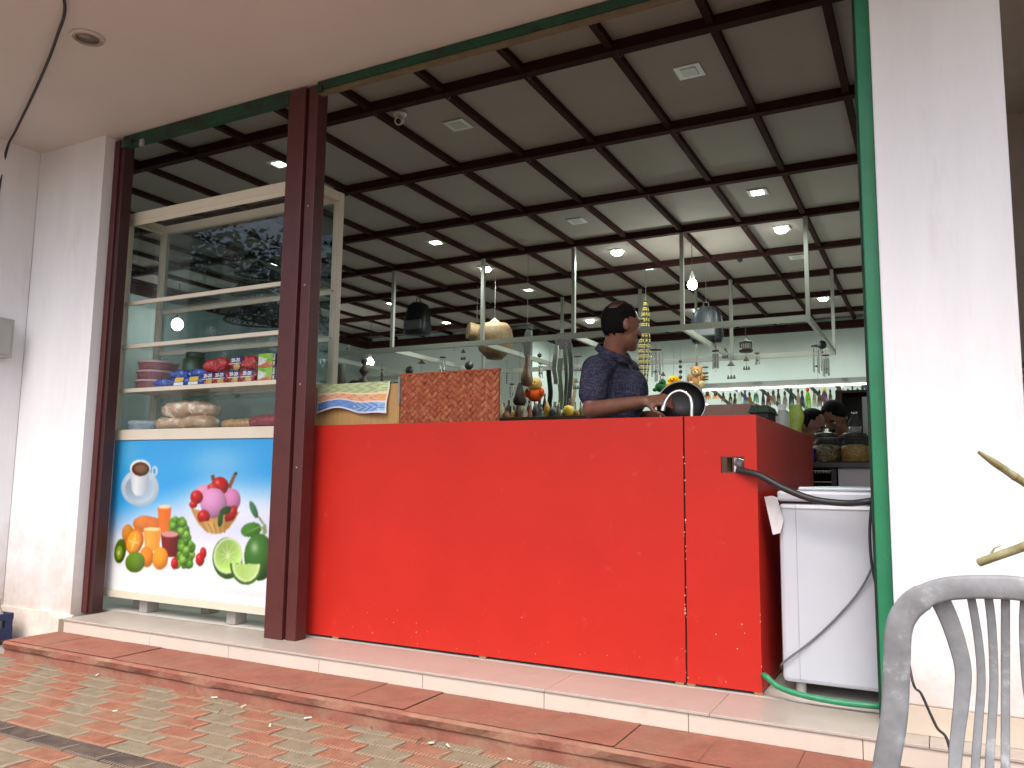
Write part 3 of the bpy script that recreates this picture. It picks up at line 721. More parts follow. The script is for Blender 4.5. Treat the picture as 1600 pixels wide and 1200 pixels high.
# ---- goods inside the showcase
SH3, SH4 = 1.404, 1.1255
def wrap(name, label, cat, c, size, m, group, seed, rot=0, crimp=True):
    """pillow-shaped wrapped packet lying or standing: an inflated bag with crimped ends along x"""
    rs = random.Random(seed); nx, na = 14, 14; L, W, H = size; mb = MB(); vs = []; fs = []
    for i in range(nx+1):
        t = i/nx*2-1; e = (1-abs(t)**4)**.5 if abs(t) < 1 else 0
        fl = max(e, .12); x = t*L/2
        for k in range(na):
            a = 2*math.pi*k/na; q = 1+rs.uniform(-.15, .13)
            y = math.copysign(abs(math.cos(a))**.7, math.cos(a))*W/2*(.75+.25*fl)*q if crimp else math.cos(a)*W/2*fl
            z = math.copysign(abs(math.sin(a))**.8, math.sin(a))*H/2*fl*q
            vs.append((x*(1+rs.uniform(-.02, .02)), y, z))
    for i in range(nx):
        for k in range(na): fs.append((i*na+k, i*na+(k+1) % na, (i+1)*na+(k+1) % na, (i+1)*na+k))
    fs.append(tuple(range(na))[::-1]); fs.append(tuple(range(nx*na, nx*na+na)))
    mb.add(vs, fs, True)
    o = mb.build(name, m); o.location = c; o.rotation_euler = (0, 0, rot)
    return tag(o, label, cat, group)
M_foilR = mat('red_foil', (.50, .015, .022), .2, var=.5, vscale=45, bump=1, bscale=60, coat=.6, col2=(.72, .35, .33), c2scale=30, c2lo=.58, c2hi=.66)
M_foilB = mat('blue_foil', (.010, .07, .42), .2, var=.7, vscale=45, bump=1, bscale=60, coat=.6, col2=(.25, .45, .8), c2scale=26, c2lo=.56, c2hi=.66)
M_navy = mat('navy_print', (.012, .015, .16), .35); M_yel = mat('yellow_print', (.75, .48, .05), .4); M_wprint = mat('white_print', (.8, .8, .8), .4)
M_bisc = mat('biscuit_print', (.55, .33, .10), .5)
MT = Matrix
def face_mat(c): return MT.Translation(c) @ MT.Rotation(R(90), 4, 'X')
# three stacked pink tubs
for i in range(3):
    c = Vector((-3.885+.01*i, .12, SH3+.003+.062*i)); mb = MB().lathe(c, [(.108, 0), (.118, .006), (.120, .042), (.126, .046), (.126, .056), (.118, .061), (0, .061)], 28)
    t = thing('sweet_tub', 'pink plastic tub of sweets, %s of the stack of three in the showcase' % ('bottom', 'middle', 'top')[i], 'tub', c, 'pink tubs stacked in the showcase')
    mb.build('tub', mat('pink_tub', (.34, .15, .17), .35, var=.3, vscale=40, spec=.5), t)
    MB().lathe(c+Vector((0, 0, .044)), [(.1275, 0), (.1285, .006), (.1275, .013)], 28, cap=False).build('rim', mat('pink_clear', (.45, .30, .32), .2), t)
bl = [(-3.70, .06, 0, .12), (-3.60, .10, .055, .2), (-3.53, .05, 0, -.1), (-3.43, .08, .052, .1), (-3.40, .05, 0, .05)]
bt = ['leftmost blue foil packet beside the pink tubs', 'blue foil packet lying on top, left of the two upper ones', 'blue foil packet with yellow label in the middle of the row', 'blue foil packet lying on top next to the red ones', 'blue foil packet with yellow label next to the red packets']
for i, (x, y, dz, r_) in enumerate(bl):
    o = wrap('biscuit_packet', bt[i]+' on the showcase shelf', 'packet', (x, y, SH3+.032+dz), (.17, .075, .062), M_foilB, 'blue biscuit packets in the showcase', 40+i, r_)
    if i in (2, 4):
        MB().prism([(x-.035, SH3+.03), (x+.045, SH3+.03), (x+.045, SH3+.056), (x-.03, SH3+.056)], y-.0425, y-.0395).build('label_patch', M_yel, o)
        MB().prism([(x-.045, SH3+.008), (x+.04, SH3+.008), (x+.04, SH3+.026), (x-.04, SH3+.026)], y-.0425, y-.0395).build('label_patch', M_wprint, o)
rp = [(-3.285, .05, 0, 0), (-3.185, .05, 0, 0), (-3.065, .05, 0, 0), (-2.955, .05, 0, 0), (-3.30, .07, .082, .25), (-3.20, .05, .085, 0), (-3.06, .055, .085, .0), (-2.96, .055, .082, 0)]
rl = ['first red and blue biscuit packet in the lower row', 'second red and blue biscuit packet in the lower row', 'third red and blue biscuit packet in the lower row', 'rightmost red and blue biscuit packet in the lower row',
      'slumped red packet at the left end of the upper row', 'plain red packet second in the upper row', 'topmost red and blue packet with ears of foil', 'red packet in the upper row next to the green boxes']
for i, (x, y, dz, r_) in enumerate(rp):
    o = wrap('biscuit_packet', rl[i]+' in the showcase', 'packet', (x, y, SH3+.042+dz), (.118, .06, .082), M_foilR, 'red biscuit packets in the showcase', 60+i, r_)
    if i in (0, 1, 2, 3, 6):
        c = Vector((x, y-.036, SH3+.042+dz))
        MB().prism([(c.x-.03, c.z-.002), (c.x+.052, c.z-.002), (c.x+.052, c.z+.036), (c.x-.005, c.z+.036)], c.y+.002, c.y+.006).build('label_patch', M_navy, o)
        MB().prism([(c.x-.048, c.z-.008), (c.x+.045, c.z-.006), (c.x+.045, c.z-.002), (c.x-.048, c.z-.004)], c.y+.0005, c.y+.004).build('label_patch', M_wprint, o)
        MB().lathe((c.x+.01, c.y+.006, c.z-.024), [(.026, 0), (.024, .004), (0, .005)], 14, axis=(0, -1, 0)).build('label_patch', M_bisc, o)
        text_mesh('20-20', .030, M_wprint, face_mat((c.x+.004, c.y, c.z+.014)), 'lettering', o, bold=.0009)
# green and orange cartons
def carton(x, y, z, lab):
    t = thing('biscuit_carton', lab, 'carton', (x, y, z), 'green and orange cartons in the showcase')
    w, h, d = .118, .083, .08
    MB().box((x-w/2, y, z), (x+w/2, y+d, z+h), .001).build('box', mat('carton_green', (.24, .50, .02), .4, var=.2, vscale=20), t)
    MB().prism([(x-w/2+.001, z+.002), (x+w/2-.001, z+.002), (x+w/2-.001, z+.038), (x-w/2+.001, z+.012)], y-.0012, y-.0002).build('label_patch', mat('carton_orange', (.58, .10, .02), .4, var=.2, vscale=30), t)
    MB().prism([(x-w/2+.001, z+.013), (x-.002, z+.026), (x+.01, z+.05), (x-w/2+.001, z+.07)], y-.0011, y-.0002).build('label_patch', mat('carton_pale', (.62, .66, .55), .4), t)
    MB().lathe((x+.035, y-.0012, z+.024), [(.017, 0), (.016, .002), (0, .003)], 10, axis=(0, -1, 0)).build('label_patch', M_bisc, t)
    MB().box((x+w/2+.0005, y+.002, z+.001), (x+w/2+.0015, y+.040, z+h-.001)).build('label_patch', M_navy, t)
    MB().box((x+w/2-.002, y-.0016, z+.001), (x+w/2+.020, y+.0, z+h-.001)).build('side_flap', mat('black_print', (.012, .012, .03), .4), t)
    text_mesh('50', .034, M_wprint, face_mat((x-.028, y-.002, z+.032)) @ MT.Rotation(R(35), 4, 'Z'), 'lettering', t, bold=.0008)
    text_mesh('10% Extra', .0175, M_wprint, face_mat((x+w/2+.009, y-.0022, z+h/2)) @ MT.Rotation(R(90), 4, 'Z'), 'lettering', t, bold=.0004)
    return t
for (x, k), lab in zip([(-2.82, 0), (-2.82, 1), (-2.665, 0), (-2.665, 1), (-2.52-.035, 0), (-2.555, 1), (-2.55, 2)],
        ['lower green and orange carton next to the red packets', 'upper green and orange carton next to the red packets', 'lower green and orange carton in the middle pair', 'upper green and orange carton in the middle pair',
         'bottom green carton of the stack half hidden by the maroon post', 'second green carton of the stack half hidden by the maroon post', 'top green carton of the stack half hidden by the maroon post']):
    carton(x-.02 if x > -2.6 else x, .03 if x < -2.6 else .034, SH3+.0025+.0845*k, lab)
# dark goods standing at the back of the shelf
t = thing('green_jar', 'dark green jar behind the blue packets in the showcase', 'jar', (-3.62, .2, SH3))
MB().lathe((-3.60, .19, SH3+.003), [(.075, 0), (.08, .01), (.08, .19), (.06, .21)], 20).build('body', mat('green_jar_body', (.03, .07, .03), .4, var=.4, vscale=20), t)
MB().lathe((-3.60, .19, SH3+.2135), [(.062, 0), (.062, .03), (0, .032)], 20).build('lid', mat('green_lid', (.03, .05, .03), .5), t)
# bottom shelf: bread in clear wrap, packets
M_bread = mat('bread_in_wrap', (.48, .32, .20), .3, var=.35, vscale=14, bump=1, bscale=26, coat=.9, col2=(.78, .70, .60), c2scale=14, c2lo=.55, c2hi=.60)
for i, (x, y, z, s, lab) in enumerate([(-3.66, .10, 0, (.27, .16, .10), 'lower left loaf of bread in crinkled clear wrap'), (-3.43, .10, 0, (.27, .16, .10), 'lower right loaf of bread in crinkled clear wrap'),
                                  (-3.52, .11, .085, (.42, .17, .12), 'large loaf of bread lying on the two lower loaves')]):
    wrap('bread_loaf', lab+' in the showcase', 'bread', (x, y, SH4+.052+z), s, M_bread, 'wrapped bread in the showcase', 80+i, .1*i, False)
t = thing('sweet_tub', 'flat bluish clear tub in the lower left corner of the showcase', 'tub', (-3.92, .09, SH4))
MB().lathe((-3.92, .10, SH4+.002), [(.10, 0), (.108, .008), (.11, .04), (.115, .05), (.11, .07), (0, .072)], 26).build('tub', mat('pale_blue_tub', (.28, .35, .40), .3, var=.3, vscale=20), t)
wrap('nut_packet', 'brown packet of nuts lying by the dark red packet in the showcase', 'packet', (-3.03, .06, SH4+.035), (.26, .11, .065), mat('nut_wrap', (.38, .20, .08), .35, var=.5, vscale=40, bump=.6, bscale=50, coat=.4), None, 90, .15, False)
wrap('sweet_packet', 'dark red crinkled sweet packet at the right of the lowest showcase shelf', 'packet', (-2.80, .08, SH4+.045), (.34, .13, .09), mat('wine_foil', (.22, .01, .03), .3, var=.6, vscale=30, bump=.8, bscale=40, coat=.3, col2=(.6, .25, .25), c2scale=25, c2lo=.6, c2hi=.7), None, 91, 0, False)

# ================================================================ RED COUNTER
M_redlam = mat('red_laminate', (.47, .021, .013), .40, var=.06, vscale=3, spec=.24, bump=.015, bscale=300, col2=(.52, .075, .055), c2scale=16, c2lo=.60, c2hi=.80)
M_edge = mat('red_edge', (.45, .02, .015), .5); M_ply = mat('plywood', (.28, .16, .08), .8, var=.2)
CH = 1.137
c = thing('counter', 'long glossy red laminate counter across the shop front', 'counter', (-1.2, .3, 0))
fp_ = MB().box((-2.46, 0, .012), (-.3125, .018, CH), .0015).build('front_panel', M_redlam, c)
# right front panel with a square cut-out
hx0, hx1, hz0, hz1 = -.150, -.052, .893, .962
q = MB(); a0, a1 = -.3045, 0.0
q.box((a0, 0, .012), (hx0, .018, CH)).box((hx1, 0, .012), (a1, .018, CH)).box((hx0, .0002, .012), (hx1, .018, hz0)).box((hx0, .0002, hz1), (hx1, .018, CH))
q.build('front_panel', M_redlam, c)
MB().box((-.3124, .006, .015), (-.3046, .017, CH-.002)).build('joint', M_brown, c)
MB().box((-.018, .0185, .012), (0, 1.76, CH), .0015).build('side_panel', M_redlam, c)
MB().box((-2.46, .0185, .86), (-.02, .34, .89)).build('worktop', mat('granite', (.04, .04, .042), .2, var=.6, vscale=120), c)
MB().box((-.34, .3405, .86), (-.02, 1.76, .89)).build('worktop', MATS['granite'], c)
MB().box((-2.46, .0185, .10), (-2.44, .34, .859)).build('end_panel', M_ply, c)
MB().box((-2.43, .32, .05), (-.36, .339, .859)).build('back_panel', M_ply, c)
MB().box((-.36, .36, .05), (-.34, 1.76, .859)).build('back_panel', M_ply, c)
for x in (-.34, -.29, -.015, -1.3, -2.2): MB().box((x-.018, .002, .0005), (x+.018, .03, .0115)).build('packer', M_ply, c)
M_chip = mat('chipped_edge', (.62, .42, .28), .8)
for i in range(26):
    z = random.uniform(.05, 1.1); s_ = random.uniform(.0015, .0035); x = random.choice([-.0005, -.3055, -.3115])
    MB().ell((x, .0, z), (s_, .0012, s_*random.uniform(.8, 2)), 6, 4).build('chip', M_chip, fp_)
for i in range(30):
    s_ = random.uniform(.0012, .003); MB().ell((random.uniform(-2.2, -.05), .0, .03+.25*random.random()**2), (s_, .0008, s_), 6, 4).build('chip', M_chip, fp_)
for x in np.arange(-2.25, -.35, .38):
    for z in (.03, 1.12): MB().ell((float(x), .0, z), (.003, .0015, .003), 6, 4).build('screw', M_edge, fp_)

# woven mat screen standing on the counter
mx0, mx1, mz1 = -1.862, -1.262, 1.405
def weave():
    t = thing('woven_mat', 'reddish-brown woven cane mat standing upright on the counter', 'mat', (-1.56, .06, .9))
    d = .0205; mats = [mat('cane_%d' % i, cc, .9, spec=.08, var=.3, vscale=60, geo=True) for i, cc in enumerate([(.30, .085, .045), (.33, .10, .052), (.28, .08, .042), (.37, .125, .062)])]
    MB().box((mx0, .062, .8905), (mx1, .072, mz1), .002).build('backing', mats[2], t)
    strips = [MB() for _ in range(4)]
    c45 = math.sqrt(.5)
    # twill: over-two cells at 45 degrees
    n = 34; e = (mx1-mx0)/n
    rows = int((mz1-.89)/e*1.0)
    for r_ in range(rows+1):
        for c_ in range(n):
            cx = mx0+e*(c_+.5); cz = .89+e*(r_+.5)
            if cz > mz1-.3*e: continue
            # twill rhythm: column bands slant left or right, like herringbone
            sgn = 1 if ((c_//2) % 2 == 0) else -1
            if (r_+(c_ % 2)) % 2: continue
            hl, hw = e*1.22, e*.55; u = Vector((c45, 0, c45*sgn)); n_ = Vector((-c45*sgn, 0, c45))
            p_ = Vector((cx, .0585, cz)); b_ = .0022*random.uniform(.4, 1.5)
            co_ = [p_-u*hl-n_*hw, p_+u*hl-n_*hw, p_+u*hl+n_*hw, p_-u*hl+n_*hw]
            for q_ in co_: q_.x = min(max(q_.x, mx0), mx1); q_.z = min(max(q_.z, .8905), mz1)
            if (co_[1]-co_[0]).length < e*.8: continue
            mid = [(co_[0]+co_[3])/2, (co_[1]+co_[2])/2]
            vs_ = [co_[0], co_[1], (co_[0]+co_[1])/2+Vector((0, -b_*2.2, 0)), co_[2], co_[3], (co_[2]+co_[3])/2+Vector((0, -b_*2.2, 0))]
            random.choice(strips).add(vs_, [(0, 2, 5, 4), (2, 1, 3, 5)])
    for k, sb in enumerate(strips): tag(sb.build('cane_strips', mats[k], t), kind='stuff')
    MB().box((mx0-.003, .055, mz1-.006), (mx1+.003, .075, mz1+.003)).build('binding', mats[0], t)
weave()
# tan board with towel
t = thing('wood_board', 'tan wooden board on the counter behind the striped towel', 'board', (-2.15, .06, .9))
MB().box((-2.47, .075, .8905), (-1.882, .095, 1.362), .006).build('board', mat('tan_wood', (.42, .25, .09), .55, var=.15, vscale=6, stretch=(14, 14, 1.2)), t)
MB().box((-1.881, .06, 1.25), (-1.870, .09, 1.395)).build('hinge_strip', mat('strip_grey', (.25, .24, .24), .5), t)
# towel draped over the board
def towel():
    tx0, tx1 = -2.435, -1.945; nx, nz = 90, 46
    def low(x): # hem height
        s = (x-tx0)/(tx1-tx0); return 1.205+.034*math.exp(-((s-.36)/.22)**2)-.012*s+.006*math.sin(9*s)
    co = []; rgb = []
    for j in range(nz+1):
        for i in range(nx+1):
            s = i/nx; v = j/nz; x = tx0+s*(tx1-tx0)+.006*math.sin(6*v+3*s)
            zl = low(x); zt = 1.3705
            if v < .90:
                q = v/.90; z = zl+(zt-zl)*q; y = .066-.010*math.sin(s*9+q*2)*(1-q)-.014*(1-q)
            else:
                q = (v-.90)/.10; z = zt+.004*math.sin(math.pi*q)-.02*q*q; y = .068+.036*q
            co.append((x, y, z))
            q = min(1, v/.90); c_ = None
            n1 = .5+.5*math.sin(s*40+math.sin(q*30)*2); n2 = .5+.5*math.sin(s*71+q*55)
            if q < .055: c_ = (.82, .80, .84)
            elif q < .36:
                c_ = (.36+.12*n1*n2, .50+.10*n1*n2, .70+.06*n1)
                if .52 < s < .92 and math.sin((s*60+abs(q-.2)*55)) > .55: c_ = (.60, .72, .84)
                if (s < .16 or s > .88) and math.sin(q*95) > .2: c_ = (.28, .42, .66) if s < .5 else (.66, .78, .88)
            elif q < .40: c_ = (.84, .80, .78)
            elif q < .62:
                c_ = (.84, .64, .52) if n1*n2 < .45 else (.72, .52, .42)
                if s > .88: c_ = (.84, .62, .42)
            elif q < .655: c_ = (.88, .80, .62)
            else:
                c_ = (.60, .66, .48) if n1 < .6 else (.70, .74, .58)
                if (s < .14 or s > .86) and math.sin(q*75) > .3: c_ = (.78, .82, .62)
            if s < .012 or s > .985: c_ = (.85, .84, .80)
            rgb.append(c_)
    F = [(j*(nx+1)+i, j*(nx+1)+i+1, (j+1)*(nx+1)+i+1, (j+1)*(nx+1)+i) for j in range(nz) for i in range(nx)]
    o = print_obj('towel', co, F, np.array(rgb), attr_mat('towel_cloth', .95, spec=.1))
    o.data.polygons.foreach_set('use_smooth', [True]*len(o.data.polygons))
    md = o.modifiers.new('thick', 'SOLIDIFY'); md.thickness = .003; md.offset = 1
    tag(o, 'towel with green, orange and blue stripes draped over the tan board', 'towel')
towel()

# ================================================================ CHEST FREEZER, HOSES, CABLES
M_fz = mat('white_enamel', (.50, .525, .575), .35, var=.03, vscale=3, coat=.2, col2=(.55, .54, .53), c2scale=14, c2lo=.64, c2hi=.74)
z_ = thing('chest_freezer', 'white chest freezer standing between the red counter and the green post', 'freezer', (.4, .5, 0))
MB().box((.070, .062, .052), (.72, 1.20, .770), .018).build('body', M_fz, z_)
MB().box((.080, .072, .771), (.71, 1.19, .777)).build('gasket', M_dark, z_)
MB().box((.066, .055, .778), (.724, 1.205, .822), .012).build('lid', M_fz, z_)
MB().box((.14, .14, .8225), (.65, 1.12, .838), .010).build('lid_top', M_fz, z_)
MB().box((.1385, .0595, .06), (.1400, .0618, .762)).build('seam', mat('seam_grey', (.4, .41, .43), .6), z_)
MB().box((.072, .0590, .748), (.70, .0617, .752)).build('seam', MATS['seam_grey'], z_)
for x in (.135, .66):
    for y in (.11, 1.1): MB().cyl((x, y, .001), (x, y, .0515), .02).build('foot', mat('foot_grey', (.35, .34, .33), .7), z_)
t = thing('paper_tag', 'white folded card hanging from the freezer lid beside the counter', 'card', (.06, .04, .72))
MB().add([(.018, .05, .795), (.052, .045, .800), (.080, .040, .648), (.050, .042, .640), (.066, .060, .793), (.092, .052, .70)], [(0, 1, 2, 3), (1, 4, 5, 2)]).build('card', mat('card', (.62, .60, .60), .7, var=.1, vscale=20), t)
t.children[0].modifiers.new('thick', 'SOLIDIFY').thickness = .002
# the square cut-out: box behind it
t = thing('pipe_fitting', 'grey metal fitting inside the square hole of the red counter', 'fitting', (-.10, .05, .92))
MB().box((-.098, .02, .898), (-.085, .06, .958)).build('flange', mat('white_plastic', (.7, .7, .7), .4), t)
MB().cyl((-.0845, .035, .935), (-.052, .012, .925), .022, n=14).build('coupling', mat('galvanised', (.35, .35, .33), .4, .8, var=.3, vscale=60), t)
MB().box((-.145, .10, .90), (-.13, .13, .96)).build('bracket', mat('brass_dark', (.16, .13, .04), .5), t)
def catmull(pts, n=8):
    P = [Vector(p) for p in pts]; P = [P[0]*2-P[1]]+P+[P[-1]*2-P[-2]]; out = []
    for i in range(1, len(P)-2):
        for k in range(n):
            t = k/n; a, b, c_, d = P[i-1:i+3]
            out.append(.5*((2*b)+(c_-a)*t+(2*a-5*b+4*c_-d)*t*t+(3*b-a-3*c_+d)*t**3))
    out.append(P[-2]); return out
M_rub = mat('black_rubber', (.018, .018, .020), .45, var=.2); M_cab = mat('grey_cable', (.14, .14, .15), .5)
hose = [at(1152, 734, -.005), at(1185, 742, -.035), at(1225, 763, -.045), at(1270, 780, -.05), at(1320, 786, -.055), at(1362, 783, -.07), Vector((.55, .045, .80))]
tag(MB().tube(catmull(hose), .0135, 12).build('drain_hose', M_rub), 'thick black hose from the counter hole to the green post', 'hose')
tag(MB().tube(catmull([at(1362, 786, -.065), at(1359, 830, -.06), at(1362, 880, -.06), at(1372, 930, -.058), at(1383, 1000, -.055), (.46, -.03, .02)]), .0055, 8).build('power_cord', M_rub), 'black cord running down beside the green post', 'cord')
tag(MB().tube(catmull([at(1372, 868, .03), at(1345, 920, .045), at(1310, 962, .05), at(1270, 1000, .052), at(1228, 1032, .045), (.06, .10, .10), (.04, .4, .002)]), .0042, 8).build('power_cord', M_cab), 'thin grey cord hanging across the white freezer', 'cord')
tag(MB().tube(catmull([(-.03, .16, .012), at(1194, 1055, -.01), at(1215, 1072, -.03), at(1250, 1085, -.05), at(1310, 1097, -.055), at(1375, 1104, -.05), (.62, .045, .012)]), .0115, 12).build('garden_hose', mat('green_hose', (.02, .22, .10), .4, var=.2, vscale=30)), 'green garden hose on the sill in front of the freezer', 'hose')
tag(MB().tube(catmull([(.517, -.20, .52), at(1424, 1056, -.27), at(1440, 1085, -.36), at(1463, 1135, -.48), at(1484, 1170, -.60), (.68, -.80, ZG+.006), (.9, -.95, ZG+.006)]), .0045, 8).build('power_cord', M_rub), 'thin black cord running from the white pillar to the paving behind the chair', 'cord')
tp = [at(98, -22, -1.30), at(92, 45, -1.05), at(60, 130, -.8), at(25, 205, -.6), at(12, 235, -.5)]
tp = [Vector((-2.62, -1.62, SOF-.005)), atz(100, 0, SOF-.012)]+[CAM+ray(*q)*((k)) for q, k in ()]+[at(88, 60, -1.15), at(60, 130, -.90), at(25, 203, -.60), Vector((-4.757, -.47, 2.99)), Vector((-4.757, -.50, 2.6)), Vector((-4.757, -.51, 2.0)), Vector((-4.757, -.50, 1.87))]
tag(MB().tube(catmull(tp), .0075, 8).build('hanging_cable', mat('old_cable', (.035, .03, .028), .7, var=.4, vscale=30)), 'dark cable drooping from the canopy to the meter box', 'cable')
# meter box, crate, downlight on the canopy
t = thing('meter_box', 'grey metal box fixed to the white side wall', 'box', (-4.76, -.36, 1.7))
cs_ = MB().box((-4.769, -.62, 1.60), (-4.69, -.355, 1.86), .006).build('case', mat('grey_case', (.33, .34, .32), .5, var=.1), t)
MB().box((-4.689, -.60, 1.62), (-4.684, -.375, 1.84), .003).build('door', MATS['grey_case'], cs_)
t = thing('crate', 'dark blue plastic crate against the side wall', 'crate', (-4.6, -.5, ZG))
M_cr = mat('navy_crate', (.012, .018, .075), .5, var=.3, vscale=20); cx0, cx1, cy0, cy1 = -4.755, -4.46, -.74, -.34; cz0 = ZG+.002
MB().box((cx0, cy0, cz0), (cx1, cy1, cz0+.012)).build('base', M_cr, t)
for a, b in (((cx1-.014, cy0+.001, cz0+.0125), (cx1, cy1-.001, cz0+.07)), ((cx1-.014, cy0+.001, cz0+.115), (cx1, cy1-.001, cz0+.155)), ((cx0, cy0, cz0+.0125), (cx1-.015, cy0+.014, cz0+.155)), ((cx0, cy1-.014, cz0+.0125), (cx1-.015, cy1, cz0+.155)), ((cx0, cy0+.015, cz0+.0125), (cx0+.014, cy1-.015, cz0+.155))):
    MB().box(a, b, .002).build('side', M_cr, t)
for y in (cy0+.002, cy0+.13, cy0+.26, cy1-.05): MB().box((cx1-.013, y, cz0+.0705), (cx1-.001, y+.045, cz0+.1145)).build('slat', M_cr, t)
bo = MB(); 
for i, (x, y) in enumerate([(-4.68, -.40), (-4.60, -.46), (-4.53, -.40)]):
    b_ = MB().lathe((x, y, cz0+.014), [(.03, 0), (.034, .01), (.034, .13), (.014, .18), (.013, .215), (.016, .22), (.016, .24), (0, .242)], 14).build('bottle', mat('dusty_bottle', (.42, .38, .30), .5, var=.3, vscale=40))
    tag(b_, ['dusty pale bottle in the blue crate, nearest the wall', 'dusty pale bottle in the middle of the blue crate', 'dusty pale bottle in the blue crate, nearest the shop'][i], 'bottle', 'bottles in the blue crate')
dl = atz(137, 58, SOF)
t = thing('downlight', 'round white recessed downlight in the canopy, switched off', 'downlight', (dl.x, dl.y, SOF))
MB().lathe((dl.x, dl.y, SOF-.012), [(.070, 0), (.078, .003), (.082, .0115), (.060, .0116), (.056, .002)], 32, cap=False).build('ring', mat('white_ring', (.62, .58, .55), .4), t)
MB().lathe((dl.x, dl.y, SOF-.004), [(0, 0), (.055, .001), (.056, .0035)], 28).build('lens', mat('dull_lens', (.20, .15, .13), .3, var=.3, vscale=60), t)

# ================================================================ GREY PLASTIC CHAIR (seen from behind)
M_ch = mat('grey_plastic', (.205, .212, .222), .55, var=.2, vscale=22, spec=.35, bump=.05, bscale=90, col2=(.36, .37, .38), c2scale=11, c2lo=.55, c2hi=.70)
CY = -1.50
ch = thing('plastic_chair', 'weathered grey plastic chair with slatted back in front of the white pillar', 'chair', (at(1571, 905, CY).x, CY+.2, ZG))
def cp(px, py, dy=0): return at(px, py, CY+dy)
cxm = at(1571, 905, CY).x
def mir(v): return Vector((2*cxm-v.x, v.y, v.z))
def band(pts, widths, thick, side):
    """flat band with rounded section along pts; width vector lies in the chair-back plane"""
    mb = MB(); vs = []; fs = []; n = len(pts); sec = [(-.5, -.3), (-.38, -.5), (.38, -.5), (.5, -.3), (.5, .3), (.38, .5), (-.38, .5), (-.5, .3)]; m_ = len(sec)
    for i, p_ in enumerate(pts):
        d = (pts[min(i+1, n-1)]-pts[max(i-1, 0)]).normalized(); w = d.cross(Vector((0, 1, 0))).normalized(); nn = w.cross(d).normalized()
        for a, b in sec: vs.append(p_+w*a*widths[i]+nn*b*thick)
    for i in range(n-1):
        for k in range(m_): fs.append((i*m_+k, i*m_+(k+1) % m_, (i+1)*m_+(k+1) % m_, (i+1)*m_+k))
    fs.append(tuple(range(m_))[::-1]); fs.append(tuple(range((n-1)*m_, n*m_)))
    return mb.add(vs, fs, True)
left = [cp(1371, 1300, .05), cp(1384, 1200, .03), cp(1397, 1120, .02), cp(1401, 1040, .01), cp(1404, 985, 0), cp(1416, 955, 0), cp(1440, 934, -.005), cp(1475, 921, -.008), cp(1520, 917, -.010), cp(1571, 917.5, -.010)]
lc = catmull(left, 5); full = lc+[mir(v) for v in lc[-2::-1]]
wd = [.053 if v.z < .62 else .047 for v in full]
band(full, wd, .020, 1).build('back_frame', M_ch, ch)
sl = [([(1468, 935), (1483, 968), (1497, 1010), (1505, 1050), (1502, 1100), (1496, 1150), (1491, 1215), (1490, 1300)], .039, .022),
      ([(1517, 932), (1524, 970), (1531, 1020), (1533, 1070), (1529, 1130), (1524, 1200), (1522, 1300)], .0162, .0165),
      ([(1544, 930), (1549, 970), (1552, 1020), (1553, 1070), (1550, 1130), (1546, 1200), (1545, 1300)], .0162, .0165),
      ([(1571, 930), (1571, 970), (1571, 1020), (1571, 1070), (1571, 1130), (1571, 1200), (1571, 1300)], .0162, .0165)]
for k, (pts, w1, w2) in enumerate(sl):
    pp_ = catmull([cp(x, y, .004+.03*math.sin(math.pi*min(1, (y-930)/330))) for x, y in pts], 4); n_ = len(pp_)
    ws = [w1+(w2-w1)*(i/(n_-1)) for i in range(n_)]
    band(pp_, ws, .008, 1).build('slat', M_ch, ch)
    if k < 3: band([mir(v) for v in pp_], ws, .008, 1).build('slat', M_ch, ch)
zs = ZG+.405; fl = full[0]
# lower cross member, seat (towards the camera), legs
lowz = at(1571, 1300, CY).z
MB().box((cxm-.20, CY-.01, lowz-.04), (cxm+.20, CY+.022, lowz+.01), .012).build('lower_rail', M_ch, ch)
MB().box((cxm-.215, CY-.45, zs-.03), (cxm+.215, CY-.012, zs), .02).build('seat', M_ch, ch)
for s_ in (-1, 1):
    a = fl if s_ < 0 else mir(fl)
    MB().tube(catmull([a+Vector((0, 0, .02)), Vector((a.x, CY+.02, zs-.02)), Vector((a.x+s_*.02, CY+.05, ZG+.2)), Vector((a.x+s_*.03, CY+.08, ZG+.002))], 4), .022, 10).build('leg', M_ch, ch)
    MB().tube(catmull([Vector((cxm+s_*.20, CY-.42, zs-.01)), Vector((cxm+s_*.215, CY-.43, ZG+.2)), Vector((cxm+s_*.225, CY-.45, ZG+.002))], 4), .020, 10).build('leg', M_ch, ch)

